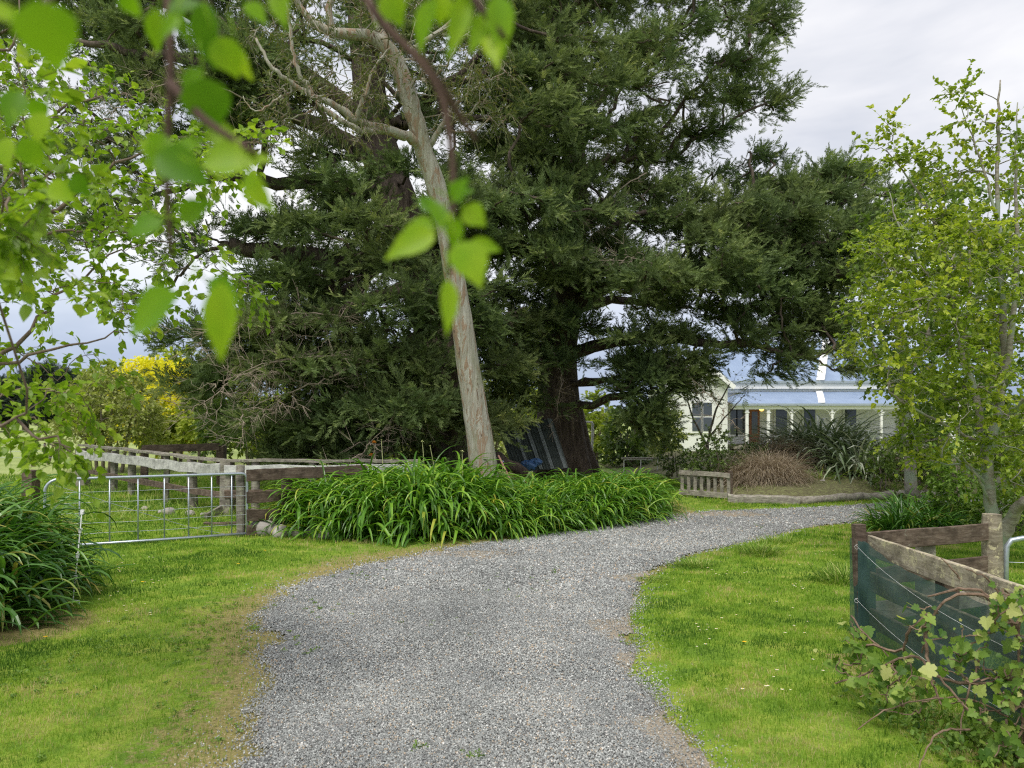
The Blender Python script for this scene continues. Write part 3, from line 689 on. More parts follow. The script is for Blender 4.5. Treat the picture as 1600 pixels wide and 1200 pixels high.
# longer tufts in the right lawn
def tuft(px, py, n, L, label):
    P = GP(px, py); g = G(); straps(g, (0, 0, 0), n, L, (.006, .011), (45, 88), (20, 85), .16, 5)
    o = build('grass_tuft', g, M['rough'], None, (0, 0, 0)); o.location = P; tag(o, label, 'grass tuft', 'long grass tufts in the lawn')
for a in [(1190, 868, 420, (.1, .26), 'wide unmown grass tuft in the lawn just off the drive bend'), (1085, 886, 300, (.06, .17), 'small grass tuft hugging the inside edge of the drive bend'), (1315, 912, 240, (.14, .34), 'tall grass tuft standing beside the shade cloth post'), (1020, 908, 220, (.04, .10), 'low grass tuft on the crumbling drive edge'), (1215, 850, 200, (.1, .2), 'thin grass tuft behind the wide unmown one')]: tuft(*a)

# ================================================================ AGAPANTHUS
def aga(name_n, n, L, wid, spread, mat, stalks=0, e0=(28, 88), droop=(70, 155), mound=.35):
    t = thing('agapanthus', 'x', 'plant', (0, 0, 0), 'clumps of strappy agapanthus'); g = G()
    straps(g, (0, 0, 0), n, L, wid, e0, droop, spread, 8, power=1.4, mound=mound)
    straps(g, (0, 0, 0), n//4, (L[0]*.7, L[1]*.8), wid, (10, 40), (20, 80), spread, 6, mound=mound*.5)
    build('leaves', g, mat, t)
    return t
A1 = aga(1, 900, (.50, .98), (.030, .052), .50, M['aga'], 0, (30, 86), (85, 160), .72); A2 = aga(2, 900, (.48, .95), (.028, .050), .52, M['aga'], 0, (30, 86), (85, 160), .68); A3 = aga(3, 760, (.46, .86), (.024, .040), .48, M['aga'], 0, (30, 86), (80, 160), .60)
places = [(A1, (-2.85, 12.5), .92, 'leftmost agapanthus clump of the drive border, beside rocks and dark rails'),
 (A2, (-2.05, 12.3), 1.03, 'broad agapanthus clump second from the dark rail fence'), (A1, (-1.35, 12.25), 1.05, 'full agapanthus clump at the front middle of the drive border'),
 (A2, (-.72, 12.55), 1.02, 'tall agapanthus clump directly before the gum tree trunk'), (A1, (-2.4, 13.1), 1.0, 'back agapanthus clump against the rail fence'), (A2, (-1.65, 13.15), 1.05, 'back agapanthus clump with an upright seed stalk'), (A1, (-1.0, 13.3), 1.1, 'back agapanthus clump at the foot of the gum tree'),
 (A3, (-.12, 12.35), .80, 'low bright agapanthus clump just past the gum trunk'), (A3, (.42, 12.75), .84, 'small agapanthus clump before the blue bundle'), (A2, (1.0, 13.35), .78, 'agapanthus clump in front of the corrugated sheets'),
 (A3, (1.45, 13.7), .90, 'agapanthus clump below the cypress trunk'), (A3, (1.95, 14.3), .95, 'agapanthus clump in front of the white pipe frame'), (A3, (1.0, 14.2), .95, 'back agapanthus clump close to the corrugated sheets'), (A3, (2.15, 15.2), .92, 'last back agapanthus clump under the hanging cypress boughs'), (A3, (.3, 13.6), .9, 'shaded agapanthus clump between gum and cypress')]
seen = set()
for src, p, s, l in places:
    if id(src) not in seen: seen.add(id(src)); o = src; o.location = (p[0], p[1], 0); o['label'] = l; o.scale = (s, s, s)
    else: o = copy_thing(src, (p[0], p[1], 0), rng.uniform(0, 6), s, l)
B1 = aga(4, 1000, (.45, .86), (.032, .056), .52, M['agadark'], 0, (32, 88), (75, 150), .84)
B1.location = (-5.1, 7.45, 0); B1['label'] = 'huge dark strappy agapanthus clump beside the white tread-in post'; B1['group'] = 'dark agapanthus clumps by the gate'
copy_thing(B1, (-4.85, 6.75, 0), 2., .85, 'dark agapanthus clump nearest the photographer'); copy_thing(B1, (-5.6, 8.1, 0), 4., 1.0, 'dark agapanthus clump before the stump post at the gate')
for px, py, D, h, m, l in [(1010, 0, 0, 0, 0, 0)]: pass
def stalk(px0, py0, px1, py1, D, m, label, big=.02):
    a = W(px0, py0, D); b = W(px1, py1, D); a[2] = 0
    t = thing('flower_stalk', label, 'flower', a, 'agapanthus stalks'); g = G(); limb(g, [a, (a+b)/2+[0.03, 0, 0], b], .006, .005, 5); build('stem', g, M['bud'], t)
    g = G(); d = rdir(26); d[:, 2] = np.abs(d[:, 2]); X, Y, Z = frames(d); v, f = leaf_tpl('oval'); inst(g, v, f, np.repeat([b], 26, 0), X, Y, Z, rng.uniform(big, big*2, 26)); build('flower_head', g, m, t)
stalk(664, 745, 660, 690, 13.3, M['bud'], 'green agapanthus seed head rising tallest over the border middle'); stalk(690, 745, 672, 697, 13.5, M['bud'], 'bent agapanthus stalk next to the tallest seed head', .012)
stalk(598, 745, 596, 688, 13.6, M['bud'], 'thin upright agapanthus bud against the orange lilies', .010); stalk(720, 740, 722, 706, 13.1, M['bud'], 'pale agapanthus seed head close beside the gum trunk'); stalk(783, 760, 785, 722, 14., M['purple'], 'small purple agapanthus flower right beside the gum trunk', .018)
for px, py in ((584, 692), (580, 712)):
    stalk(px+2, 735, px, py, 15.2, M['orange'], 'orange lily flower behind the agapanthus, '+('upper of two' if py < 700 else 'lower of two'), .03)

# ================================================================ RIVER ROCKS
def rock(loc, s, label, grp='river rocks'):
    n1, n2 = 10, 14; th = np.linspace(0, PI, n1); ph = np.arange(n2)*2*PI/n2; T, Pp = np.meshgrid(th, ph, indexing='ij')
    d = np.stack([np.sin(T)*np.cos(Pp), np.sin(T)*np.sin(Pp), np.cos(T)], -1); q = rng.normal(0, 1, (4, 3)); r = 1+.12*np.sin((d@q.T)*1.7).sum(-1)*.5
    V = d*r[..., None]*np.array(s); i = np.arange(n1-1)[:, None]; j = np.arange(n2)[None]
    qd = np.stack([i*n2+j, (i+1)*n2+j, (i+1)*n2+(j+1) % n2, i*n2+(j+1) % n2], -1).reshape(-1, 4); g = G(); g.add(V.reshape(-1, 3)+np.array([loc[0], loc[1], s[2]*.55]), qd)
    tag(build('river_rock', g, M['rock'], None, (loc[0], loc[1], 0), True), label, 'rock', grp)
rock((-3.72, 12.0), (.22, .17, .17), 'large rounded river rock at the foot of the dark rails'); rock((-3.42, 11.85), (.13, .13, .12), 'small round river rock between the large one and the agapanthus')
rock((-3.15, 11.95), (.2, .14, .10), 'low flat river rock under the agapanthus leaves'); rock((-2.75, 11.75), (.18, .13, .12), 'half hidden river rock beneath the drooping agapanthus leaves'); rock((-3.55, 12.3), (.17, .15, .24), 'river rock standing behind the large rounded one')
for px, py, s, l in [(226, 797, .07, 'lone pale rock seen through the middle of the gate'), (265, 803, .12, 'biggest pinkish rock in the yard behind the gate'), (297, 806, .09, 'flat rock right of the pinkish one behind the gate'), (318, 806, .06, 'small rock by the grey fence posts behind the gate'), (250, 802, .05, 'little rock touching the pinkish one')]:
    P = GP(px, py); rock(P, (s, s*.8, s*.7), l, 'rocks in the yard')

# ================================================================ GATE
gl = GP(70, 862); gr_ = GP(386, 840); ZT = .95; ZB = .06
gd = nrm(gr_-gl); Lg = np.linalg.norm(gr_-gl)
def ga(t, z): p = gl+(gr_-gl)*t; return np.array([p[0], p[1], z])
t = thing('steel_gate', 'galvanised pipe farm gate with mesh, standing in the grass before the yard', 'gate', gl)
g = G(); c = .16/Lg
P = [ga(0, ZB)]+[ga(0, z) for z in (.3, .6, ZT-.18)]+[ga(c*(1-math.cos(a)), ZT-.16+.16*math.sin(a)) for a in np.linspace(.15, PI/2, 6)]
P += [ga(k, ZT) for k in (.25, .5, .75)]+[ga(1-.5*c*(1-math.sin(a)), ZT-.08+.08*math.cos(a)) for a in np.linspace(0, PI/2, 5)]+[ga(1, z) for z in (.6, .3, ZB)]
tubes(g, [P], [np.full(len(P), .020)], 10); tubes(g, [[ga(0, ZB), ga(.5, ZB-.005), ga(1, ZB)]], [[.02]*3], 10); build('gate_frame', g, M['galv'], t, smooth=True)
for pxv in (118, 161, 203, 243, 281, 318, 351):
    k = np.interp(pxv, [70, 386], [0, 1]); k = (k*1.03-.0) ; g = G(); tubes(g, [[ga(k, ZB), ga(k, ZT)]], [[.0105]*2], 8); build('upright_bar', g, M['galv'], t, smooth=True)
for z in (.20, .34, .48, .62, .76):
    g = G(); Q = [ga(k, z+rng.normal(0, .004)) for k in np.linspace(0, 1, 9)]; tubes(g, [Q], [np.full(9, .0028)], 4); build('wire', g, M['wire'], t)
g = G(); Q = [ga(.02, .9), ga(.4, .5), ga(.7, .2), ga(.9, ZB)]; tubes(g, [Q], [np.full(4, .003)], 4); build('diagonal_wire', g, M['wire'], t)
# white tread-in electric fence post
b = GP(113, 945); tp_ = W(128, 800, b[1]+.05)
t = thing('electric_fence_post', 'thin white plastic tread-in post with insulator lugs leaning beside dark leaves', 'fence post', b)
g = G(); limb(g, [b-[0, 0, .1], b, (b+tp_)/2+[.004, 0, 0], tp_], .0055, .0055, 6); build('shaft', g, M['whiteplastic'], t)
for k in (.30, .53, .80, 1.): 
    p = b+(tp_-b)*k; g = G(); beam(g, p-[0, 0, .022], p+[0, 0, .022], .026, .022, (0, 1, 0), .005, 2); tubes(g, [[p, p+[.022, -.01, .006], p+[.026, -.01, .022]]], [[.005]*3], 5); build('insulator', g, M['whiteplastic'], t)
g = G(); tubes(g, [[b+[-.01, 0, .04], b+[.035, -.01, .045], b+[.07, -.01, .04], b+[.07, -.01, .01]]], [[.006]*4], 6); build('foot_peg', g, M['whiteplastic'], t)

# ================================================================ LEFT YARD FENCES
def fpost(parent, p, h, w, mat, round_=False, lean=(0, 0), d=None):
    g = G(); post(g, p, h, w, d, lean, rng.uniform(-.2, .2), round_); return build('post', g, mat, parent)
def P2(px, py, z): return GP(px, py, z)
c0 = np.array([-11.15, 20.8, 0]); c1 = np.array([-5.2, 14.6, 0]); c2 = np.array([-1.7, 14.5, 0])
t = thing('yard_fence', 'old timber yard fence with whitewashed board and capping rail, running into the agapanthus', 'fence', c1)
for k, w, rd, off in ((0, .26, False, 0), (.28, .12, False, .1), (.42, .17, True, 0), (.66, .11, False, .1), (.82, .19, True, 0), (1.0, .20, False, 0)):
    p = c0+(c1-c0)*k; fpost(t, p, 1.0, w, M['woodgrey'], rd, (rng.normal(0, .02), 0))
for k in (.15, .45, .75, 1.): fpost(t, c1+(c2-c1)*k, .98, .16, M['woodgrey'], k < .5)
def rail(parent, name, p0, p1, z0, z1, w, h, mat, off=0., sag=.0, jit=.006, seg=7):
    p0 = np.array(p0, float); p1 = np.array(p1, float); s = nrm(np.cross(p1-p0, [0, 0, 1.])); a = p0+s*off; b = p1+s*off; a[2] = z0; b[2] = z1
    g = G(); beam(g, a, b, w, h, (0, 0, 1), .005, seg, jit, rng.uniform(.2, .8), sag); return build(name, g, mat, parent)
m_ = c0+(c1-c0)*.5; m2 = c0+(c1-c0)*.83
rail(t, 'capping_rail', c0-nrm(c1-c0)*.2, m_, 1.07, 1.05, .17, .055, M['woodgrey'], 0, .01, .01); rail(t, 'capping_rail', m_, c1, 1.045, .99, .17, .05, M['woodgrey'], 0, .015, .01)
rail(t, 'capping_rail', c1+[.02, -.02, 0], c2, .995, 1.0, .17, .05, M['woodgrey'], 0, .0, .008, 10)
rail(t, 'white_board', c0, m_, .86, .84, .03, .20, M['woodwhite'], .14, 0, .012); rail(t, 'white_board', m_, c1, .83, .83, .03, .20, M['woodwhite'], .14, .01, .012); rail(t, 'white_board', c1, c2, .83, .85, .03, .17, M['woodwhite'], .13)
rail(t, 'lower_board', c0, c1, .45, .38, .03, .12, M['woodbrown'], .12, .02, .012); rail(t, 'lower_board', c1, c2, .4, .42, .03, .15, M['woodbrown'], .12)
t = thing('rail_fence', 'short dark brown fence of four heavy rails beside river rocks', 'fence', (-3.9, 11.8, 0)); a = np.array([-3.95, 11.85, 0]); b = np.array([-2.4, 12.95, 0])
g = G(); post(g, a+[-.08, .03, 0], 1.07, .13, None, (0, 0), 0, True); build('post', g, M['woodgrey'], t); fpost(t, a+(b-a)*.32+[0, .08, 0], .98, .13, M['woodbrown']); fpost(t, b, .98, .13, M['woodbrown'])
for z, h in ((.92, .17), (.60, .17), (.32, .17), (.10, .15)): rail(t, 'rail', a, b, z, z+.01, .04, h, M['woodbrown'], .06, .0, .006)
t = thing('far_rail_fence', 'single brown rail fence standing further back under the garden trees', 'fence', (-8, 21, 0))
a = np.array([-9.6, 20.9, 0]); b = np.array([-7.55, 20.8, 0]); fpost(t, b, 1.06, .2, M['woodbrown']); fpost(t, a, 1., .16, M['woodbrown']); rail(t, 'rail', a, b, .98, 1.03, .05, .19, M['woodbrown'], .1)
P = GP(48, 790); tag(build('stump_post', post(G(), P*0, .62+.1, .24, None, (.01, 0), .2), M['woodbrown'], None, (0, 0, 0)), 'squat brown square post cut low behind the dark agapanthus', 'post').location = [float(P[0]), float(P[1]), 0]
g = G(); a = GP(322, 812); beam(g, a+[0, 0, .03], GP(360, 800)+[0.1, 0, .22], .05, .14, (0, 0, 1), .01, 4, .006); tag(build('fallen_plank', g, M['woodgrey'], None, tuple(a)), 'loose grey plank propped on the ground against the yard posts', 'plank')
g = G(); a = GP(320, 822); beam(g, a+[0, 0, .04], GP(378, 822)+[0.1, 0, .05], .12, .05, (0, 0, 1), .01, 4, .006); tag(build('fallen_plank', g, M['woodbrown'], None, tuple(a)), 'dark plank lying flat in the grass just behind the gate', 'plank')
# paddock posts
for px, y0, y1, l, ln in [(52, 690, 725, 'stoutest paddock post standing in the bright field', .0), (75, 688, 722, 'thin leaning paddock stay beside the wire fence', .25), (93, 688, 724, 'dark paddock post nearest the corner of the yard fence', 0), (88, 687, 716, 'thin paddock post just behind the dark one', 0), (70, 690, 712, 'far thin paddock post in the middle of the field', 0), (40, 692, 715, 'small leaning paddock post by the hanging leaves', -.2)]:
    P = GP(px, y1+2); h = (y1-y0)/F*P[1]; o = build('paddock_post', post(G(), P*0, h, .10+.05*('stout' in l), None, (ln, 0), 0, True, .005), M['woodbrown']); o.location = [float(q) for q in P]; tag(o, l, 'post', 'posts in the paddock')
t = thing('wire_fence', 'slack wire paddock fence strung across the bright field', 'fence', (-24, 31, 0))
for z in (.25, .5, .75):
    g = G(); tubes(g, [[(-34, 35, z), (-27, 32.6, z-.03), (-20.2, 31.2, z), (-17.3, 31, z)]], [[.008]*4], 4); build('wire', g, M['wire'], t)

g = G(); a, b = scatter(-11, -1.5, 13, 26, 900); k = b > 12.2; 
for q_ in range(900): straps(g, (a[q_], b[q_], -.03), 9, (.10, .42), (.008, .016), (35, 88), (20, 90), .2, 3)
tag(build('yard_grass', g, M['rough']), 'long rough grass growing in the yard behind the gate', 'grass', kind='stuff')
# ================================================================ RIGHT FENCE, SHADE CLOTH
fx = 2.80
t = thing('lichened_board_fence', 'lichen-stained board fence running toward the viewer behind green shade cloth', 'fence', (fx, 6.3, 0))
g = G(); post(g, (fx-.03, 6.32, 0), .92, .085, .085, (-.03, 0), 0, False, .003); build('corner_post', g, M['woodbrown'], t)
for y in (5.3, 4.35, 3.6): g = G(); post(g, (fx+.08, y, 0), .80, .11, .11); build('post', g, M['woodbrown'], t)
g = G(); beam(g, (fx+.01, 6.27, .762), (fx+.01, 3.3, .752), .035, .155, (0, 0, 1), .005, 14, .003, .9); build('top_rail', g, M['woodlich'], t)
g = G(); beam(g, (fx+.01, 6.27, .48), (fx+.01, 3.3, .47), .03, .15, (0, 0, 1), .005, 10, .003, .5); build('rail', g, M['woodlich'], t)
g = G(); beam(g, (fx+.01, 6.27, .20), (fx+.01, 3.3, .20), .03, .15, (0, 0, 1), .005, 10, .003, .4); build('rail', g, M['woodlich'], t)
# cloth: a sagging sheet, wrapped round the corner post
ys = np.linspace(6.42, 3.3, 60); top = np.interp(ys, [3.3, 4.2, 4.8, 5.4, 5.8, 6.2, 6.3, 6.42], [.62, .655, .672, .69, .715, .78, .80, .80]); V = []
for k in np.linspace(0, 1, 14):
    zz = .04+(top-.04)*k
    xx = fx-.045-.012*np.sin(ys*3+k*4)-.02*k*(1-k)*4+.006*np.sin(ys*23+k*9)+.010*np.sin(ys*9-k*14)*np.sin(k*PI); xx = np.where(ys > 6.28, fx-.09, xx)
    V.append(np.stack([xx, ys, zz], 1))
V = np.concatenate(V); i = np.arange(13)[:, None]; j = np.arange(59)[None]; q = np.stack([i*60+j, i*60+j+1, (i+1)*60+j+1, (i+1)*60+j], -1).reshape(-1, 4)
g = G(); g.add(V, q); V2 = []
for k in np.linspace(0, 1, 8): V2 += [(fx-.09, 6.262, .04+.76*k), (fx+.05, 6.262, .04+.72*k)]
q2 = np.array([(2*i, 2*i+1, 2*i+3, 2*i+2) for i in range(7)])
for dy_ in (0, .006): g.add(np.array(V2)-[.004, dy_, 0], q2)
tag(build('shade_cloth', g, M['cloth'], None, (fx-.05, 6.3, 0), True), 'sagging dark green shade cloth stretched over the board fence', 'shade cloth')
for z0, z1, l in ((.76, .50, 'upper white string sagging across the green shade cloth'), (.34, .15, 'lower white string drooping across the green shade cloth')):
    g = G(); yy = np.linspace(6.28, 4.3, 14); zz = z0+(z1-z0)*np.linspace(0, 1, 14)**.8-.05*np.sin(np.linspace(0, 1, 14)*PI); limb(g, np.stack([np.full(14, fx-.10), yy, zz], 1), .0008, .0008, 4, 20)
    a = np.linspace(0, 2*PI, 10); tubes(g, [np.stack([fx-.10+.018*np.sin(a), 6.262+0*a, z0+.018*np.cos(a)-.01], 1)], [np.full(10, .0012)], 4); tag(build('string', g, M['whiteplastic'], None, (fx-.1, 6.28, z0)), l, 'string')
t = thing('cross_board_fence', 'brown board fence meeting the corner post and the mossy gate post', 'fence', (3.4, 6.6, 0))
a = np.array([fx+.05, 6.42, 0]); b = np.array([4.12, 6.95, 0])
for z in (.765, .48, .2): rail(t, 'rail', a, b, z, z+.005, .035, .15, M['woodbrown'] if z > .3 else M['woodgrey'], 0, 0, .003)
g = G(); post(g, (3.5, 6.78, 0), .80, .12); build('post', g, M['woodgrey'], t)
tag(build('gate_post', post(G(), (0, 0, 0), .92, .165, None, (0, 0), .3, True, .003), M['woodlich'], None, (0, 0, 0)), 'thick mossy round gate post holding the pipe gate before the young tree', 'post').location = (4.2, 7.0, 0)
t = thing('pipe_gate', 'galvanised pipe gate hung on the mossy post, mostly out of the picture', 'gate', (4.35, 7., 0)); g = G()
P = [(4.32, 7.0, .1), (4.32, 7., .5), (4.33, 7., .64), (4.37, 7., .69), (4.45, 6.98, .71), (5.2, 6.8, .71), (6.6, 6.4, .71)]; tubes(g, [P], [[.024]*7], 10); tubes(g, [[(4.32, 7, .12), (6.6, 6.4, .12)]], [[.024]*2], 10); build('gate_frame', g, M['galv'], t, smooth=True)
for k in (.3, .5): g = G(); tubes(g, [[(4.32, 7, k), (6.6, 6.4, k)]], [[.003]*2], 4); build('wire', g, M['wire'], t)

# grape vine
def canes(name, paths, r, mat, parent):
    g = G(); 
    for p in paths: limb(g, [W(*q) for q in p], r, r*.55, 6, None, .008)
    return build(name, g, mat, parent)
t = thing('grape_vine', 'twisting grape vine with pale new leaves sprawling over the green shade cloth', 'vine', (2.65, 4.4, 0))
paths = [[(1600, 1190, 4.25), (1597, 1090, 4.25), (1590, 1010, 4.25), (1598, 940, 4.2)], [(1592, 1000, 4.25), (1570, 950, 4.3), (1530, 920, 4.35), (1490, 920, 4.4), (1462, 930, 4.45), (1450, 932, 4.5)],
 [(1592, 985, 4.25), (1545, 932, 4.3), (1500, 925, 4.3), (1466, 945, 4.35), (1446, 990, 4.4), (1440, 1020, 4.45)], [(1450, 960, 4.4), (1420, 985, 4.5), (1410, 1020, 4.6), (1425, 1030, 4.6)], [(1445, 975, 4.4), (1448, 1030, 4.35), (1455, 1065, 4.3), (1470, 1100, 4.2)],
 [(1585, 1060, 4.25), (1520, 1070, 4.3), (1460, 1060, 4.3), (1440, 1022, 4.4), (1400, 1030, 4.5), (1350, 1055, 4.6), (1305, 1068, 4.7)], [(1575, 1120, 4.2), (1520, 1090, 4.2), (1470, 1090, 4.2), (1400, 1100, 4.3), (1340, 1140, 4.3)], [(1515, 1140, 4.1), (1470, 1140, 4.), (1448, 1165, 3.9), (1436, 1200, 3.8)],
 [(1470, 1060, 4.3), (1510, 1110, 4.1), (1560, 1150, 4.1), (1600, 1160, 4.1)], [(1530, 1030, 4.2), (1510, 1090, 4.15), (1500, 1150, 4.1)], [(1500, 905, 4.3), (1480, 880, 4.3), (1470, 872, 4.3)], [(1580, 950, 4.2), (1540, 900, 4.2), (1510, 890, 4.2)],
 [(1330, 962, 5.0), (1350, 990, 4.9), (1375, 1010, 4.8), (1400, 1040, 4.6)], [(1600, 940, 4.1), (1560, 960, 4.15), (1540, 985, 4.2)]]
g = G()
for i, p in enumerate(paths): limb(g, [W(*q) for q in p], .0105 if i < 6 else .006, .005 if i < 6 else .003, 6, None, .003)
cs = []
for (x_, y_, r_, n_, Dd) in ((1340, 1005, 34, 13, 4.9), (1330, 1045, 26, 10, 4.8), (1405, 1050, 40, 16, 4.5), (1370, 1075, 40, 13, 4.5), (1425, 1085, 30, 10, 4.3), (1430, 965, 22, 6, 4.35), (1450, 955, 10, 3, 4.3), (1500, 1000, 28, 9, 4.25), (1525, 1010, 26, 7, 4.2), (1560, 975, 30, 10, 4.15), (1590, 930, 26, 9, 4.1), (1560, 940, 14, 3, 4.1),
  (1485, 1050, 30, 8, 4.2), (1540, 1070, 36, 9, 4.15), (1580, 1060, 30, 10, 4.1), (1560, 1130, 45, 16, 4.05), (1590, 1170, 40, 14, 3.95), (1520, 1110, 30, 7, 4.05), (1330, 1010, 40, 8, 4.9), (1600, 1010, 20, 8, 4.1), (1595, 1100, 30, 10, 4.0)):
    for _ in range(n_):
        a = rng.uniform(0, 6.28); q = math.sqrt(rng.uniform())*r_; cs.append(W(x_+q*math.cos(a), y_+q*math.sin(a), Dd+rng.uniform(-.14, .16)))
cs = np.array(cs); cs[:, 2] = np.maximum(cs[:, 2], .06); sd_ = np.concatenate([resample([W(*q) for q in p], 10) for p in paths])
T_, dd = grow(g, sd_, cs, .0028, .3, .008, 4, .2, .1)
build('vine_canes', g, M['vinewood'], t)
g = G(); cs2 = np.concatenate([T_, T_+rng.normal(0, .03, T_.shape), T_+rng.normal(0, .04, T_.shape)]); cs2 = cs2[rng.uniform(size=len(cs2)) < .85]; n_ = len(cs2); X = rdir(n_)*.8+np.array([-.35, -.35, -.35]); X = nrm(X)
nn = np.array([-.35, -.55, .75])+rng.normal(0, .4, (n_, 3)); Zv = nrm(nn-(nn*X).sum(-1, keepdims=True)*X); v, f = vine_leaf()
inst(g, v, f, cs2, X, np.cross(Zv, X), Zv, np.clip(rng.gamma(4, .011, n_), .015, .085)*.9, rng.uniform(0, 1, n_)); build('vine_leaves', g, M['vine'], t)
# weeds under the vine
g = G(); c = []
for _ in range(260):
    a = rng.uniform(0, 1); c.append((2.25+rng.normal(0, .13)+.2*a, 5.0-1.9*a+rng.normal(0, .1), .02+abs(rng.normal(0, .035))))
c = np.repeat(np.array(c), 7, 0)+rng.normal(0, .02, (260*7, 3)); c[:, 2] = np.abs(c[:, 2]); d = rdir(len(c)); d[:, 2] = np.abs(d[:, 2])+.2; X, Y, Z = frames(d); v, f = leaf_tpl('oval')
inst(g, v, f, c, X, Y, Z, rng.uniform(.018, .05, len(c)), rng.uniform(0, 1, len(c)))
straps(g, (2.35, 4.5, 0), 90, (.1, .3), (.005, .01), (30, 85), (20, 90), .3, 5); straps(g, (2.5, 3.9, 0), 160, (.08, .22), (.004, .008), (30, 85), (20, 90), .35, 5)
tag(build('weeds', g, M['weed']), 'leafy green weeds growing under the grape vine', 'weeds', kind='stuff')

# ================================================================ BIG CYPRESSES
FR = [frond_tpl(s) for s in (1, 2, 3)]
def cypress(label, group, trunk, tr, limbs, blobs, loc, dens=1., extra_seeds=(), kf=6, nf=8, rt=.016, size=(.20, .36)):
    t = thing('cypress_tree', label, 'tree', loc, group)
    g = G(); Q = limb(g, [W(*p) for p in trunk], tr, None, 16, 26, .03) if not np.isscalar(tr) else None
    seeds = [Q]
    b = Q[0].copy(); r0 = tr[0]     # root flare
    for a in np.linspace(0, 2*PI, 8)[:-1]: limb(g, [b+[math.cos(a)*r0*.22, math.sin(a)*r0*.22, 2.0], b+[math.cos(a)*r0*.62, math.sin(a)*r0*.62, .6], b+[math.cos(a)*r0*1.05, math.sin(a)*r0*1.05, -.1]], r0*.3, r0*.25, 8, 8, .01)
    for p, ra, rb in limbs: L_ = limb(g, [W(*q) for q in p], ra, rb, 9, None, .035); seeds.append(L_)
    seeds = np.concatenate(seeds)
    C = np.concatenate([clumps(*bb[:4], **(bb[4] if len(bb) > 4 else {})) for bb in blobs])
    T, d = grow(g, seeds, C, rt, .42, .16, 5, .3, .10)
    build('trunk', g, M['cypbark'], t, smooth=True)
    c0 = W(*trunk[len(trunk)//2]); out = T-np.array([c0[0], c0[1], 0]); out[:, 2] = 0; dd = nrm(nrm(out)+.4*d)
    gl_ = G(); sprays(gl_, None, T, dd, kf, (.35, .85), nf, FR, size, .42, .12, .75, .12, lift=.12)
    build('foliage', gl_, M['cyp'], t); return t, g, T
P1 = [(360, 625), (320, 590), (330, 560), (400, 545), (385, 480), (420, 440), (440, 400), (430, 350), (480, 300), (600, 285), (770, 300), (775, 600), (740, 640), (730, 700), (600, 712), (440, 720), (410, 690), (390, 650)]
P1b = [(290, 585), (330, 530), (380, 470), (440, 440), (470, 560), (410, 610), (340, 600)]
P2 = [(430, -90), (930, -90), (930, 340), (600, 340), (520, 285), (440, 235), (400, 100)]
P3 = [(-40, -90), (450, -90), (470, 230), (330, 215), (240, 120), (120, 60), (-40, 40)]
P3b = [(-20, 20), (250, 90), (430, 180), (330, 260), (250, 330), (340, 330), (330, 420), (250, 500), (190, 400), (60, 390), (-20, 330)]
big = {'edge': 70., 'pad': (6, .62, (.95, .95, .17), .95)}
t, _, _ = cypress('massive spreading dark cypress directly behind the leaning gum tree', 'big old cypresses over the drive',
 [(715, 752, 19), (716, 660, 19), (700, 560, 19), (660, 430, 19), (615, 310, 19), (585, 200, 19), (565, 60, 19), (560, -100, 19)], np.array([.85, .72, .62, .55, .5, .42, .34, .25]),
 [([(610, 300, 19), (540, 288, 18.6), (430, 286, 18), (335, 276, 17.5)], .24, .09), ([(640, 400, 19), (560, 412, 18.6), (470, 402, 18), (358, 380, 17.3)], .30, .16), ([(600, 220, 19), (520, 150, 18), (400, 60, 17), (250, 0, 16), (120, -40, 15.5)], .26, .07), ([(600, 250, 19), (480, 190, 17.5), (350, 110, 16.5), (200, 75, 15.8), (100, 60, 15.5)], .2, .05),
  ([(690, 540, 19), (600, 560, 17.5), (500, 575, 16.5), (420, 600, 16)], .2, .05), ([(690, 600, 19), (600, 640, 17.5), (500, 660, 16.5)], .16, .05), ([(660, 440, 19), (580, 470, 17), (480, 500, 16), (400, 520, 15.8)], .2, .05), ([(585, 230, 19), (680, 150, 20), (780, 60, 21)], .2, .06), ([(700, 560, 19), (640, 560, 21), (560, 540, 22.5)], .18, .05), ([(715, 690, 19), (820, 740, 18.4)], .26, .12), ([(560, 300, 18.8), (500, 330, 18), (520, 240, 18)], .12, .05)],
 [(P1, 18.2, 2.9, 640, big), (P1b, 17.5, 2., 70, big), (P2, 19.5, 3., 330, big), (P3, 17.5, 2.2, 260, {'edge': 50., 'pad': (5, .5, (.8, .8, .16), .9)}), (P3b, 17., 1.6, 80, {'edge': 60.}), ([(700, 440), (790, 440), (800, 540), (770, 590), (740, 560)], 19.5, 2, 50, big), ([(440, 580), (730, 560), (720, 715), (450, 715)], 16.6, 1.2, 130, big)], (-1.3, 19, 0))
P4 = [(760, -90), (1240, -90), (1272, 5), (1225, 30), (1215, 45), (1160, 60), (1235, 85), (1180, 95), (1120, 110), (1195, 150), (1180, 180), (1110, 175), (1080, 205), (1120, 225), (1040, 260), (1060, 300), (1020, 330), (900, 330), (760, 340)]
P7 = [(1175, 225), (1240, 258), (1325, 255), (1345, 290), (1415, 285), (1425, 350), (1380, 410), (1280, 425), (1180, 420), (1090, 380), (1085, 330), (1140, 305), (1120, 270)]
P5 = [(760, 330), (900, 320), (1040, 300), (1100, 350), (1230, 360), (1300, 370), (1390, 370), (1370, 420), (1300, 440), (1310, 480), (1290, 500), (1290, 525), (1230, 550), (1120, 550), (1045, 575), (960, 590), (900, 540), (840, 590), (780, 580)]
P6 = [(950, 560), (1060, 560), (1110, 575), (1060, 600), (1040, 640), (1035, 690), (1010, 690), (970, 660)]
H1 = [(1045, 250), (1090, 300), (1130, 290), (1085, 215)]
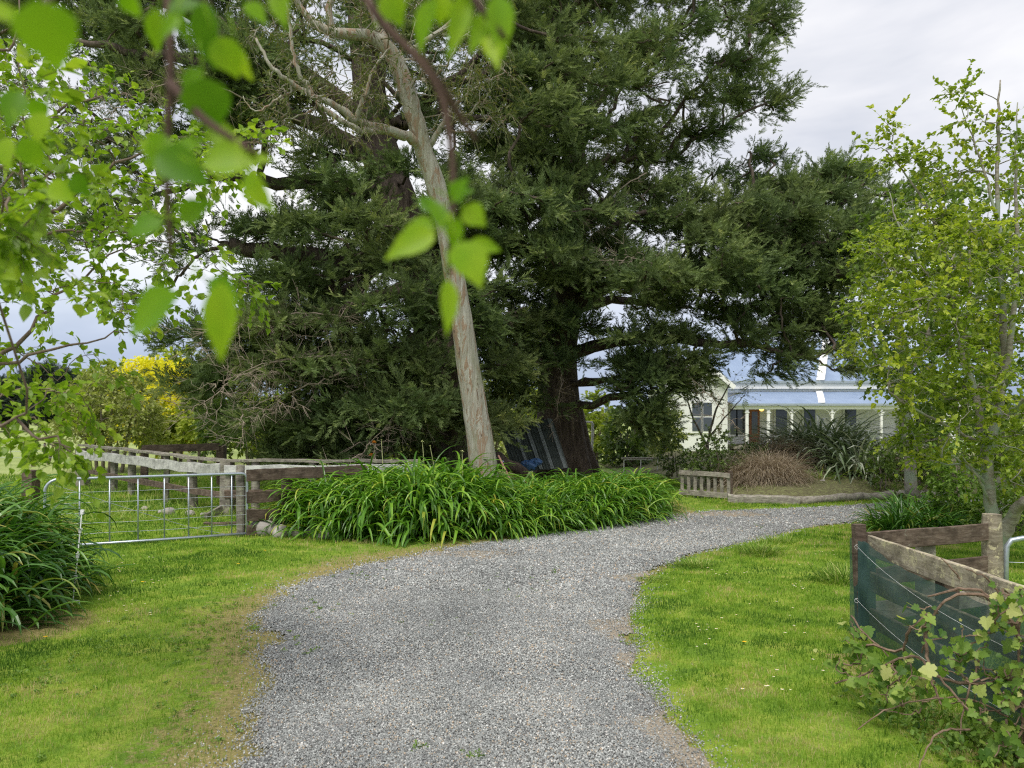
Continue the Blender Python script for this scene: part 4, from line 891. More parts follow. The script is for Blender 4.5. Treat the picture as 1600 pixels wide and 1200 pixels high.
t, _, _ = cypress('tall broad cypress with thick trunk carrying leaned corrugated sheets', 'big old cypresses over the drive',
 [(885, 742, 22), (882, 690, 22), (872, 640, 22), (866, 580, 22), (880, 500, 22), (895, 400, 22), (900, 290, 22), (892, 150, 22), (880, 20, 22), (872, -110, 22)], np.array([.80, .66, .60, .52, .46, .4, .34, .28, .2, .12]),
 [([(885, 480, 22), (960, 440, 21.4), (1060, 430, 21), (1160, 405, 20.5), (1300, 380, 20)], .24, .05), ([(870, 560, 22), (960, 530, 21.2), (1060, 530, 20.5), (1180, 540, 20), (1270, 560, 19.5)], .2, .04), ([(895, 380, 22), (960, 300, 22.8), (1030, 220, 23), (1080, 140, 22.5), (1170, 70, 22)], .10, .03), ([(1130, 408, 20.7), (1165, 380, 20.8), (1176, 320, 21), (1174, 240, 21)], .13, .03), ([(1172, 380, 20.9), (1250, 340, 21), (1330, 310, 21), (1400, 305, 21)], .10, .03), ([(1176, 330, 21), (1130, 325, 21), (1095, 335, 21)], .05, .02), ([(895, 200, 22), (1000, 90, 22), (1100, 20, 22)], .13, .04), ([(890, 300, 22), (820, 200, 22), (780, 60, 22)], .2, .05), ([(868, 560, 22), (800, 520, 21), (770, 480, 20.6)], .16, .05), ([(880, 430, 22), (940, 360, 20.6), (1010, 330, 20)], .16, .05), ([(868, 600, 22), (940, 590, 21), (1000, 610, 20.2), (1020, 650, 19.8)], .10, .03), ([(880, 480, 22), (960, 470, 24.5), (1080, 480, 25.5)], .2, .05)],
 [(P4, 22, 3.3, 640, {'edge': 60., 'holes': [H1], 'pad': (6, .6, (.95, .95, .17), .95)}), (P5, 21., 3., 480, {'edge': 60., 'holes': [H1], 'pad': (6, .6, (.95, .95, .17), .95)}), (P6, 20., 1.1, 60, {'edge': 40.}), (P7, 21, 2., 270, {'edge': 40., 'pad': (6, .5, (.8, .8, .14), .75)}), ([(1180, 420), (1300, 420), (1320, 500), (1290, 560), (1180, 540)], 21, 1.5, 36, {'edge': 50.}), ([(760, 380), (960, 380), (980, 540), (900, 550), (850, 570), (780, 580)], 20, 1., 60, big), ([(1140, 540), (1330, 540), (1320, 575), (1250, 590), (1160, 585)], 19.4, .5, 12, {}), ([(770, 590), (850, 590), (870, 640), (790, 640)], 20.6, .4, 16, {})], (1.5, 22, 0))
# bare dead branches on the front cypress
def dead(parent, path, n, spread, r=.018, drop=.25):
    g = G(); P = np.array([W(*p) for p in path]); Q = limb(g, P, r, r*.35, 5, None, .02); k = len(Q)
    i = rng.integers(k//5, k, n); tg = nrm(P[-1]-P[0]); C = Q[i]+tg*rng.uniform(.05, .7, (n, 1))+rng.normal(0, spread, (n, 3))*np.array([1, 1, .8])-np.array([0, 0, drop])*rng.uniform(0, 1, (n, 1))
    T, d = grow(g, Q[k//6:], C, .0035, .45, r*.6, 4, .25, .22); t_ = np.linspace(0, 1, 5)[None, :, None]; m = len(T)*4
    s0 = np.repeat(T, 4, 0); d0 = nrm(np.repeat(d, 4, 0)+rdir(m)*.7); b0 = rdir(m)[:, None]*.08; tubes(g, s0[:, None]+(d0[:, None]*t_+b0*t_*t_*2)*rng.uniform(.12, .4, (m, 1, 1)), np.linspace(.004, .0018, 5)[None]*np.ones((m, 1)), 3, .5, False)
    return build('dead_branch', g, M['dead'], parent)
bigt = bpy.data.objects['cypress_tree']
for p, n_, s_ in (([(640, 585, 16.4), (540, 552, 15.3), (430, 560, 15), (350, 596, 14.8)], 70, .22), ([(560, 570, 15.8), (490, 600, 15.2), (430, 620, 15), (380, 640, 14.8)], 60, .2), ([(560, 500, 16.2), (470, 488, 15.4), (400, 492, 15.2), (345, 515, 15)], 70, .2), ([(500, 550, 15.5), (420, 565, 15), (345, 605, 14.7), (320, 628, 14.6)], 40, .12), ([(660, 600, 16), (620, 650, 15.2), (575, 695, 15)], 36, .16),
    ([(470, 190, 16), (330, 130, 15), (250, 125, 15), (190, 165, 15)], 60, .22), ([(600, 430, 16.6), (550, 470, 15.8), (525, 500, 15.5)], 24, .15), ([(820, 480, 19), (760, 500, 18), (730, 540, 17.6)], 30, .2), ([(690, 640, 16), (640, 660, 15.6), (600, 668, 15.4)], 20, .15)): dead(bigt, p, n_, s_)
ct2 = bpy.data.objects['cypress_tree.001']
for p, n_, s_ in (([(1040, 545, 19.6), (1090, 600, 19), (1130, 640, 18.8)], 30, .2), ([(1010, 270, 20), (960, 300, 19.5), (930, 340, 19.3)], 24, .2), ([(860, 540, 20), (880, 590, 19.6), (870, 640, 19.6)], 20, .15), ([(1060, 420, 18.6), (1020, 410, 18.3), (980, 400, 18.2)], 22, .15)): dead(ct2, p, n_, s_)

# ================================================================ LEANING GUM
t = thing('gum_tree', 'leaning gum tree with pale peeling bark rising out of the agapanthus', 'tree', W(757, 755, 13.6)*[1, 1, 0])
g = G(); D0 = 13.6
tp = [(760, 800, 13.6), (755, 720, 13.6), (746, 660, 13.55), (736, 600, 13.5), (724, 520, 13.4), (711, 440, 13.3), (697, 350, 13.2), (680, 285, 13.1), (662, 235, 13.), (647, 180, 12.9), (628, 115, 12.8), (604, 66, 12.75), (572, 50, 12.7), (525, 57, 12.6), (492, 40, 12.5), (466, 15, 12.4), (448, -40, 12.3)]
rad = np.array([50, 44, 40, 37, 34, 32, 31, 30, 27, 27, 26, 22, 17, 15, 12, 9, 6])/2/F*13.4
TQ = limb(g, [W(*p) for p in tp], rad, None, 20, 60, .006)
Ls = [([(668, 240, 13), (652, 222, 12.9), (622, 207, 12.7), (590, 200, 12.5), (555, 188, 12.4), (530, 165, 12.3), (490, 150, 12.2), (452, 130, 12.1), (420, 100, 12), (400, 60, 12)], .095, .02), ([(600, 205, 12.6), (560, 205, 12.3), (520, 180, 12.2), (495, 158, 12.2)], .055, .03),
 ([(556, 192, 12.4), (565, 160, 12.3), (578, 125, 12.3), (590, 95, 12.2), (610, 75, 12.2)], .045, .012), ([(490, 150, 12.2), (462, 110, 12.2), (455, 60, 12.2), (446, 0, 12.1)], .04, .02), ([(672, 228, 13), (688, 195, 12.9), (708, 168, 12.8), (740, 140, 12.7), (790, 112, 12.6)], .05, .01), ([(665, 232, 13), (655, 190, 12.8), (650, 150, 12.8)], .03, .01),
 ([(520, 57, 12.6), (512, 20, 12.6), (530, -40, 12.6)], .06, .05), ([(612, 80, 12.8), (590, 40, 13), (560, -40, 13.2)], .06, .04), ([(520, 140, 12.4), (480, 180, 12.2), (440, 190, 12)], .02, .006), ([(700, 170, 12.8), (720, 190, 12.6), (760, 195, 12.6)], .018, .005), ([(640, 80, 12.9), (700, 40, 13), (760, -20, 13)], .05, .02), ([(440, 150, 12.1), (400, 180, 12), (380, 150, 12)], .02, .006)]
seeds = [TQ[38:]]
for p, a, b in Ls: seeds.append(limb(g, [W(*q) for q in p], a, b, 10, None, .012))
C = np.concatenate([clumps([(370, -60), (800, -60), (800, 130), (780, 200), (700, 200), (670, 140), (600, 160), (560, 230), (480, 200), (400, 230), (370, 150)], 12.6, 1.3, 130, edge=60), clumps([(690, 90), (800, 80), (805, 170), (770, 220), (700, 190)], 12.7, .5, 26), clumps([(430, 120), (600, 100), (600, 230), (450, 220)], 12.3, .5, 30)])
T, d = grow(g, np.concatenate(seeds), C, .0055, .42, .05, 5, .3, .28)
build('trunk', g, M['gum'], t, smooth=True)
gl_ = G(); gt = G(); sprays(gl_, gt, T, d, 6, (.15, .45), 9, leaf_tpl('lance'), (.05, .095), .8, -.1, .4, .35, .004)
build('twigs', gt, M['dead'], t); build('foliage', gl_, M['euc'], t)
for px, r in ((772, 0),):   # wooden handle leaning in the agapanthus
    g = G(); limb(g, [W(779, 712, 13.6), W(805, 756, 12.9)-[0, 0, .1]], .016, .018, 8); tag(build('tool_handle', g, M['rust'], None, tuple(W(805, 756, 12.9))), 'reddish wooden tool handle leaning in the agapanthus beside the gum', 'tool')

# ================================================================ SHEETS, BUNDLE, PIPE FRAME
t = thing('corrugated_sheet_stack', 'dark green corrugated sheets with pale strips leaned on the cypress', 'roofing sheets', W(850, 735, 20.4)*[1, 1, 0])
tl, tr_, bl, br = W(783, 656, 20.9), W(862, 655, 20.9), W(812, 736, 20.1), W(887, 732, 20.1)
def sheet(u0, u1, off, mat, name, wav=True):
    n_ = max(6, int((u1-u0)*90)); u = np.linspace(u0, u1, n_); V = []
    nr = nrm(np.cross(tr_-tl, bl-tl)); nr = nr*np.sign(nr[1])*-1
    for k in np.linspace(0, 1, 5):
        p = (tl+(tr_-tl)*u[:, None])*(1-k)+(bl+(br-bl)*u[:, None])*k; V.append(p+nr*(off+.012*np.sin(u*110)[:, None]))
    i = np.arange(4)[:, None]; j = np.arange(n_-1)[None]; g = G(); V = np.concatenate(V); q = np.stack([i*n_+j, i*n_+j+1, (i+1)*n_+j+1, (i+1)*n_+j], -1).reshape(-1, 4)
    g.add(V, q); g.add(V-nr*.006, q[:, ::-1]); build(name, g, mat, t)
sheet(-.12, 1.02, 0, M['corrgreen'], 'green_sheet')
for u in (.20, .45, .69, .95): sheet(u-.035, u+.035, .035, M['corrclear'], 'clear_strip')
for (x_, y_, s, l) in ((826, 727, .2, 'blue tarpaulin bundle lying at the foot of the corrugated sheets'), (838, 722, .14, 'smaller blue tarpaulin fold on the bundle')):
    P = W(x_, y_, 19.6); n1, n2 = 8, 14; th = np.linspace(0, PI, n1); ph = np.arange(n2)*2*PI/n2; Tt, Pp = np.meshgrid(th, ph, indexing='ij'); d = np.stack([np.sin(Tt)*np.cos(Pp), np.sin(Tt)*np.sin(Pp), np.cos(Tt)], -1)
    r = 1+.18*np.sin(Pp*5+Tt*3)+rng.normal(0, .08, Pp.shape); V = P+d*r[..., None]*np.array([1.1, .8, .6])*s; i = np.arange(n1-1)[:, None]; j = np.arange(n2)[None]
    g = G(); g.add(V.reshape(-1, 3), np.stack([i*n2+j, (i+1)*n2+j, (i+1)*n2+(j+1) % n2, i*n2+(j+1) % n2], -1).reshape(-1, 4)); tag(build('tarpaulin_bundle', g, M['bluecloth'], None, tuple(P)), l, 'tarpaulin')
g = G(); Dp = 24.; a = W(925, 745, Dp); a[2] = 0; limb(g, [a, W(925, 700, Dp), W(926, 661, Dp)], .035, .035, 8); limb(g, [W(926, 660, Dp), W(895, 658, Dp+.3), W(860, 658, Dp+.4)], .03, .03, 8); b = W(862, 745, Dp+.4); b[2] = 0; limb(g, [W(862, 659, Dp+.4), b], .03, .03, 8)
tag(build('clothes_line_frame', g, M['white'], None, tuple(a)), 'white pipe frame with square corner standing just past the cypress trunk', 'frame')

# ================================================================ RIGHT GARDEN
def strappy(name, px, py, n, L, wd, mat, label, cat, grp=None, spread=.3, e0=(30, 88), dr=(50, 130), part='leaves', seg=7, power=1.4, mound=0.):
    P = GP(px, py); t = thing(name, label, cat, P, grp); g = G(); straps(g, P, n, L, wd, e0, dr, spread, seg, power=power, mound=mound); build(part, g, mat, t); return t
strappy('flax', 1283, 752, 1000, (1.2, 2.5), (.045, .08), M['flax'], 'largest grey-green flax bush in front of the veranda', 'flax bush', 'flax bushes', .8, (20, 85), (60, 135), mound=.8)
strappy('flax', 1340, 762, 420, (1.3, 2.5), (.04, .075), M['flax'], 'lower silvery flax bush spilling toward the round log', 'flax bush', 'flax bushes', .4, (25, 85), (60, 135))
strappy('flax', 1385, 758, 200, (.8, 1.6), (.03, .05), M['flax'], 'small flax fan at the end of the flax row', 'flax bush', 'flax bushes', .3, (25, 80), (50, 120))
strappy('tussock', 1198, 770, 6500, (.5, .98), (.005, .009), M['tuss'], 'front rounded brown tussock above the squared log', 'tussock', 'brown tussocks', .5, (15, 88), (60, 150), 'blades', 6, mound=.62)
strappy('tussock', 1218, 757, 6500, (.6, 1.15), (.005, .010), M['tuss'], 'brown tussock standing behind the front rounded one', 'tussock', 'brown tussocks', .55, (15, 88), (60, 140), 'blades', 6, mound=.85)
strappy('tussock', 1165, 764, 1200, (.7, 1.2), (.007, .013), M['tuss'], 'brown tussock beside the low picket panel', 'tussock', 'brown tussocks', .3, (25, 88), (40, 120), 'blades', 6)
strappy('tussock', 1430, 765, 1500, (.5, 1.2), (.008, .015), M['tuss'], 'rusty tussock past the end of the flax', 'tussock', 'brown tussocks', .5, (15, 88), (60, 150), 'blades', 6, mound=.62)
strappy('daylily', 1284, 768, 260, (.4, .85), (.014, .026), M['aga'], 'bright green daylily between tussock and flax', 'plant', 'small border plants', .14, (40, 88), (50, 110)); strappy('daylily', 1262, 772, 190, (.25, .6), (.010, .02), M['shrub'], 'small blue-green plant by the front tussock', 'plant', 'small border plants', .14, (30, 88), (40, 110))
strappy('agapanthus', 1405, 832, 300, (.35, .75), (.022, .038), M['agadark'], 'low broad-leaved clump at the drive edge behind the shade cloth post', 'plant', 'clumps by the right drive edge', .22, (30, 85), (50, 120)); strappy('agapanthus', 1462, 832, 300, (.35, .72), (.022, .036), M['agadark'], 'low broad-leaved clump nearer the young tree trunk', 'plant', 'clumps by the right drive edge', .22, (30, 85), (50, 120)); strappy('agapanthus', 1430, 818, 260, (.4, .85), (.022, .036), M['agadark'], 'broad-leaved clump standing behind the other two at the drive edge', 'plant', 'clumps by the right drive edge', .22, (35, 85), (50, 120))
strappy('agapanthus', 1520, 822, 240, (.6, 1.0), (.02, .034), M['aga'], 'green strappy clump at the foot of the young tree', 'plant', 'clumps by the right drive edge', .3, (40, 88), (40, 110))
strappy('cordyline', 1176, 742, 90, (.5, 1.1), (.03, .05), M['red'], 'small copper-red cordyline before the brown door', 'plant', None, .1, (40, 88), (20, 90))
# rough bed ground, logs, picket panel
g = G(); bp = [GP(1065, 785), GP(1140, 781), GP(1250, 785), GP(1480, 776), GP(1620, 772)]; far = [(17, 30, 0), (9, 31, 0), (4.5, 26, 0)]; nB = len(bp)
Xg, Yg, q = grid(3.5, 17, 16.5, 32, .25); rim = np.interp(Xg, [p[0] for p in bp], [p[1]+.05 for p in bp]); zz = np.clip((Yg-rim)/.8, 0, 1)*np.clip((Xg-4.4)/1.2, 0, 1)*.26+.25*np.clip((Yg-rim-1)/2.5, 0, 1)*np.clip((Xg-5)/1.5, 0, 1)+.06*(fbm(Xg, Yg, .8, 3)-.5); keep = ((Yg >= rim-.28)[q]).all(1)
g.add(np.stack([Xg, Yg, zz-.02], 1), q[keep]); tag(build('garden_bed', g, M['soil'], smooth=True), None, None, kind='structure')
g = G(); 
for _ in range(150): P = GP(rng.uniform(1150, 1450), rng.uniform(752, 776)); P[2] = .16; straps(g, P, 26, (.08, .28), (.006, .012), (25, 85), (20, 90), .25, 4)
tag(build('bed_grass', g, M['rough']), 'yellowish rough grass along the garden bed edge', 'grass', kind='stuff')
g = G(); a = GP(1137, 786); b = GP(1250, 789); beam(g, a+[0, 0, .09], b+[0, 0, .08], .2, .19, (0, 0, 1), .03, 9, .012, .7); tag(build('squared_log', g, M['woodgrey'], None, tuple(a)), 'split squared log edging the bed beneath the tussock', 'log', 'log edging')
g = G(); a = GP(1250, 789); b = GP(1480, 776); Q = resample([a+[0, 0, .08], (a+b)/2+[0, .1, .10], b+[0, 0, .09]], 16); Q[1:-1] += rng.normal(0, .012, (14, 3)); tubes(g, [Q], [np.linspace(.095, .08, 16)+rng.normal(0, .005, 16)], 12, .6); tag(build('round_log', g, M['woodgrey'], None, tuple(a), True), 'long round log edging the bed below the flax', 'log', 'log edging')
t = thing('picket_panel', 'low weathered picket panel lying beside the brown tussock', 'fence panel', GP(1100, 779)); a = GP(1062, 777); b = GP(1141, 781)
rail(t, 'rail', a, b, .56, .53, .05, .10, M['woodgrey'], .03, 0, .004, 4); rail(t, 'rail', a, b, .12, .09, .05, .12, M['woodgrey'], .03, 0, .004, 4)
for k in np.linspace(.05, .97, 8): p = a+(b-a)*k; g = G(); post(g, p, .52, .075, .03); build('picket', g, M['woodgrey'], t)
P = GP(1141, 780); g = G(); post(g, P, .62, .09); build('post', g, M['woodbrown'], t)
for px, py, s in ((1414, 766, .16), (1432, 768, .12), (1285, 775, .14), (1345, 768, .1)): P = GP(px, py-4); rock((P[0], P[1]), (s, s*.7, s*.8+.1), {1414: 'grey rock at the flax end above the round log', 1432: 'smaller grey rock next to the one past the flax', 1285: 'grey rock below the bright daylily', 1345: 'tiny grey rock under the silvery flax'}[px], 'rocks in the garden bed')
# ================================================================ LEAFY TREES AND SHRUBS
def leafy(name, label, cat, trunks, blobs, tpl, size, lm, bm, loc, group=None, k=5, L=(.2, .5), nl=9, rt=.004, pw=.42, rmax=.06, flat=.8, up=.15, out=.5, droop=.15, twig=.003, part='foliage', path=.3, wob=.12, side=6, lift=0., tw=True):
    t = thing(name, label, cat, loc, group); g = G(); seeds = []
    for p, a, b in trunks: seeds.append(limb(g, [W(*q) for q in p], a, b, 10, None, .008))
    C = np.concatenate([clumps(*bb[:4], **(bb[4] if len(bb) > 4 else {})) for bb in blobs]); C = C[C[:, 2] > .1]
    T, d = grow(g, np.concatenate(seeds), C, rt, pw, rmax, 4, path, wob)
    gl_ = G(); sprays(gl_, g if tw else None, T, d, k, L, nl, tpl, size, flat, up, out, droop, twig, lift=lift)
    build('trunk', g, bm, t, smooth=True); build(part, gl_, lm, t); return t
OV = leaf_tpl('ovate'); OL = leaf_tpl('oval'); LA = leaf_tpl('lance'); SL = simple_leaf(.33); SW = simple_leaf(.42)
# young tree at the right fence
leafy('young_tree', 'slender many-stemmed young tree with yellow-green leaves behind the mossy post', 'tree',
 [([(1563, 900, 9.4), (1558, 850, 9.4), (1548, 790, 9.4), (1542, 730, 9.4), (1548, 690, 9.4), (1562, 640, 9.4), (1570, 560, 9.4), (1566, 470, 9.4), (1560, 380, 9.4), (1557, 280, 9.4), (1561, 170, 9.4), (1563, 125, 9.4)], .085, .008),
  ([(1560, 860, 9.4), (1585, 800, 9.2), (1602, 780, 9.)], .09, .05), ([(1542, 730, 9.4), (1532, 660, 9.5), (1520, 600, 9.5), (1500, 540, 9.6), (1490, 460, 9.7), (1470, 360, 9.7), (1430, 290, 9.7), (1385, 235, 9.7)], .05, .006),
  ([(1525, 690, 9.4), (1480, 665, 9.2), (1430, 640, 9.), (1385, 615, 9.), (1390, 560, 9.)], .022, .005), ([(1548, 760, 9.4), (1500, 720, 9.3), (1470, 700, 9.2)], .02, .006), ([(1568, 600, 9.4), (1585, 500, 9.2), (1590, 380, 9.2), (1586, 260, 9.2), (1590, 160, 9.2)], .04, .006), ([(1562, 360, 9.4), (1535, 250, 9.4), (1500, 160, 9.4)], .02, .004), ([(1500, 560, 9.6), (1520, 430, 9.8), (1510, 330, 9.8)], .03, .006), ([(1562, 660, 9.4), (1580, 640, 9.2), (1605, 620, 9.)], .035, .02), ([(1505, 500, 9.6), (1450, 430, 9.4), (1400, 350, 9.4), (1390, 300, 9.4)], .02, .004),
  ([(1555, 800, 9.4), (1525, 740, 9.2), (1505, 715, 9.1)], .02, .006)],
 [([(1480, 125), (1525, 135), (1530, 200), (1580, 180), (1620, 230), (1640, 420), (1480, 430), (1450, 330), (1470, 250), (1490, 200)], 9.4, .8, 54, {'edge': 40.}), ([(1380, 190), (1450, 220), (1450, 290), (1380, 270), (1355, 230)], 9.6, .3, 12, {}), ([(1355, 380), (1480, 330), (1640, 400), (1640, 640), (1500, 640), (1350, 620), (1330, 520)], 9.3, 1.1, 150, {'edge': 50.}), ([(1400, 600), (1640, 600), (1640, 790), (1590, 790), (1560, 720), (1480, 740), (1410, 690)], 9.3, .9, 74, {'edge': 40.}), ([(1380, 330), (1480, 340), (1480, 460), (1370, 450)], 9.5, .5, 22, {})],
 OV, (.035, .066), M['ash'], M['ashbark'], (5.75, 9.4, 0), None, 6, (.16, .42), 12, .0042, .42, .04, .8, .2, .45, .2, .0022)
# bare whips at its top
leafy('garden_tree', 'darker rounded tree in the garden behind the young tree', 'tree', [([(1425, 775, 15), (1420, 700, 15), (1410, 620, 15), (1405, 540, 15), (1415, 400, 15)], .12, .03), ([(1412, 640, 15), (1370, 560, 15), (1350, 500, 15)], .05, .02), ([(1412, 600, 15), (1460, 500, 15), (1490, 400, 15)], .06, .02)],
 [([(1345, 370), (1400, 290), (1470, 275), (1560, 300), (1560, 700), (1420, 700), (1400, 620), (1350, 580), (1325, 480), (1335, 420)], 15, 1.8, 230, {'edge': 50.})], SW, (.07, .13), M['mid'], M['ashbark'], (7.5, 15, 0), 'trees in the house garden', 5, (.2, .55), 9, .006, .42, .07, tw=False)
leafy('garden_tree', 'dark tree closing the view at the far side of the garden', 'tree', [([(1560, 775, 19), (1560, 600, 19), (1570, 450, 19)], .16, .06)], [([(1470, 300), (1700, 280), (1720, 760), (1440, 760), (1450, 600)], 19, 2., 260, {'edge': 50.})], SW, (.09, .16), M['mid'], M['ashbark'], (11.5, 19, 0), 'trees in the house garden', 5, (.3, .7), 8, .008, .42, .1, tw=False)
for i, (x0, x1, y0, yb, D, n_, m, l) in enumerate([(1400, 1470, 640, 790, 15.5, 45, 'mid', 'leafy green shrub below the garden tree'), (1460, 1530, 690, 815, 13., 42, 'weed', 'bright green shrub behind the drive edge clumps'), (1530, 1640, 700, 830, 12, 60, 'mid', 'dense shrub behind the young tree trunk'), (1075, 1165, 668, 750, 19.5, 60, 'shrub', 'dark glossy shrub above the picket panel'), (1030, 1070, 670, 745, 21, 26, 'shrub', 'grey-green shrub under the hanging cypress boughs'), (1140, 1200, 690, 745, 20.5, 26, 'shrub', 'small shrub by the copper cordyline'), (1350, 1400, 700, 765, 18.2, 20, 'mid', 'small loose shrub among the flax')]):
    mx = (x0+x1)/2; leafy('shrub', l, 'shrub', [([(mx, yb, D), (mx+3, (y0+yb)/2+10, D), (mx-4, y0+25, D)], .025, .01), ([(mx+8, yb, D), (x1-15, (y0+yb)/2, D)], .018, .008), ([(mx-5, yb, D), (x0+15, (y0+yb)/2, D)], .018, .008)],
      [([(x0, yb-20), (x0+5, y0+25), (mx-10, y0), (x1-8, y0+15), (x1, yb-10), (mx, yb)], D, .7, int(n_*1.2), {'edge': 25.})], SL, (.05, .095), M[m], M['stem'], (float(W(mx, yb, D)[0]), D, 0), 'garden shrubs', 5, (.12, .32), 8, .003, .4, .02, tw=False)
# bare-stemmed small trees by the house wing
leafy('small_tree', 'thin bare-stemmed little tree before the white wing window', 'tree', [([(1108, 760, 22), (1105, 690, 22), (1118, 640, 22), (1140, 600, 22)], .05, .015), ([(1106, 700, 22), (1080, 650, 22), (1070, 600, 22)], .035, .012), ([(1110, 680, 22), (1135, 650, 22), (1160, 620, 22)], .03, .01)], [([(1050, 570), (1150, 565), (1175, 620), (1130, 650), (1060, 640)], 22, .8, 20, {})], SL, (.04, .07), M['olive'], M['stem'], (5.4, 22, 0), None, 5, (.3, .7), 3, .004, .45, .03)

# left orchard and far trees
def bush(name, label, cat, x0, x1, y0, yb, D, n_, m, sz, grp=None, th=1.2, stems=3, bm='stem', ground=655, tw=False, tpl=SL, poly=None, k=5):
    mx = (x0+x1)/2; base = H*0; zb = (HY+H*F/D); tr = []
    for s in range(stems):
        xx = mx+(x1-x0)*.35*(s-(stems-1)/2)/max(1, stems)*2; sx = mx+(x1-x0)*.06*(s-(stems-1)/2)
        tr.append(([(sx, zb+3, D), (sx+(xx-sx)*.4, zb-(zb-y0)*.35, D), (xx, y0+(zb-y0)*.25, D)], .05*D/30+.02, .02))
    P = poly or [(x0, yb), (x0+(x1-x0)*.05, y0+(yb-y0)*.4), (x0+(x1-x0)*.25, y0+(yb-y0)*.08), (mx, y0), (x1-(x1-x0)*.2, y0+(yb-y0)*.12), (x1, y0+(yb-y0)*.5), (x1, yb)]
    return leafy(name, label, cat, tr, [(P, D, th, n_, {'edge': (x1-x0)*.2})], tpl, sz, M[m], M[bm], (float(W(mx, 0, D)[0]), D, 0), grp, k, (D*.008, D*.02), 9, .004*D/20, .42, .1, tw=tw)
bush('olive_bush', 'wide olive-green bush with grey stems beyond the yard fence', 'bush', 88, 245, 582, 690, 27, 300, 'olive', (.08, .16), None, 1.9, 6)
bush('golden_tree', 'golden-leaved tree glowing behind the olive bush', 'tree', 176, 272, 560, 690, 34, 260, 'yellow', (.09, .18), 'golden trees in the orchard', 1.5, 2)
bush('golden_tree', 'second golden-leaved tree close beside the cypress', 'tree', 226, 330, 570, 695, 31, 260, 'yellow', (.09, .17), 'golden trees in the orchard', 1.5, 2)
for i, (x0, x1, y0, yb, D, n_, m, l) in enumerate([(130, 200, 568, 650, 42, 60, 'orch', 'pale green tree rising behind the olive bush'), (225, 290, 640, 690, 30, 46, 'orch', 'low green orchard tree below the golden leaves'), (285, 345, 590, 690, 28, 60, 'orch', 'green orchard tree beside the golden ones'), (318, 372, 600, 700, 24, 60, 'mid', 'upright orchard tree with forked dark trunk'), (360, 420, 610, 705, 29, 50, 'orch', 'orchard tree half hidden by the lowest cypress boughs'), (255, 300, 545, 620, 40, 40, 'orch', 'tall pale orchard tree behind the golden trees'), (400, 470, 620, 710, 33, 50, 'orch', 'orchard tree deep behind the cypress boughs')]):
    bush('orchard_tree', l, 'tree', x0, x1, y0, yb, D, n_, m, (D*.0045, D*.0085), 'orchard trees', 1.6, 2, 'stem')
# far pines
for i, (px, top, w_) in enumerate([(-30, 590, 50), (8, 600, 34), (40, 590, 36), (68, 578, 34), (98, 584, 30), (122, 592, 28), (150, 596, 34), (182, 598, 34), (330, 602, 40)]):
    D = 110+8*(i % 3); P = [(px-w_/2, 650), (px-w_/2-2, top+38), (px-w_/3, top+14), (px-4, top), (px+6, top+2), (px+w_/3, top+16), (px+w_/2+2, top+40), (px+w_/2, 650)]
    t = thing('pine_tree', 'x', 'tree', (float(W(px, 0, D)[0]), D, 0), 'far row of pines across the paddock'); t['label'] = ['far pine at the edge of the picture', 'short far pine behind the birch leaves', 'far pine left of the tallest one', 'tallest pine of the far row across the paddock', 'far pine just right of the tallest one', 'narrow far pine above the olive bush edge', 'far pine behind the middle of the olive bush', 'far pine near the golden trees', 'lone far pine glimpsed beside the cypress'][i]
    g = G(); Q = limb(g, [W(px, 672, D), W(px, 640, D), W(px, top+6, D)], .5, .12, 6); C = clumps(P, D, 3.2, 70, edge=15.)
    T, d = grow(g, Q, C, .05, .42, .3, 4, .3, .1); build('trunk', g, M['cypbark'], t); gl_ = G(); sprays(gl_, None, T, nrm(T-[float(Q[0][0]), D, 5.]), 5, (.6, 1.6), 7, FR, (.8, 1.5), .5, .2, .5, 0.); build('foliage', gl_, M['pine'], t)
# far hedge line closing the horizon
g = G(); n_ = 3600; ang = rng.uniform(-.75, .75, n_); D = rng.uniform(330, 380, n_); x = np.tan(ang)*D; hh = 4+5*fbm(x, D*0, 40, 8); z = rng.uniform(0, 1, n_)**.8*hh
X, Y, Z = frames(rdir(n_)); inst(g, *[SW[0], SW[1]], np.stack([x, D, z], 1), X, Y, Z, rng.uniform(2.5, 5, n_), rng.uniform(0, 1, n_)); tag(build('distant_shelterbelt', g, M['pine']), 'low dark line of far trees along the horizon', 'trees', kind='stuff')
# garden bushes behind the cypresses
for i, (x0, x1, y0, yb, D, m, l) in enumerate([(470, 560, 640, 715, 34, 'orch', 'pale bush glimpsed beyond the cypress, behind the orange lilies'), (740, 800, 590, 715, 36, 'olive', 'sunlit bush glimpsed between gum trunk and cypress trunk'), (790, 860, 600, 715, 40, 'orch', 'bright bush above the leaned corrugated sheets'), (895, 960, 620, 720, 33, 'orch', 'yellow-green bush behind the white pipe frame'), (950, 1010, 640, 725, 30, 'shrub', 'dark bush right of the white pipe frame'), (1000, 1060, 625, 725, 34, 'olive', 'grey-green bush between pipe frame and house wing'), (560, 660, 630, 715, 38, 'olive', 'bush beyond the middle of the cypress boughs'), (650, 720, 640, 715, 36, 'orch', 'bush hidden right behind the gum trunk')]):
    bush('garden_bush', l, 'bush', x0, x1, y0, yb, D, 62, m, (D*.004, D*.008), 'bushes beyond the cypresses', 1.3, 3)

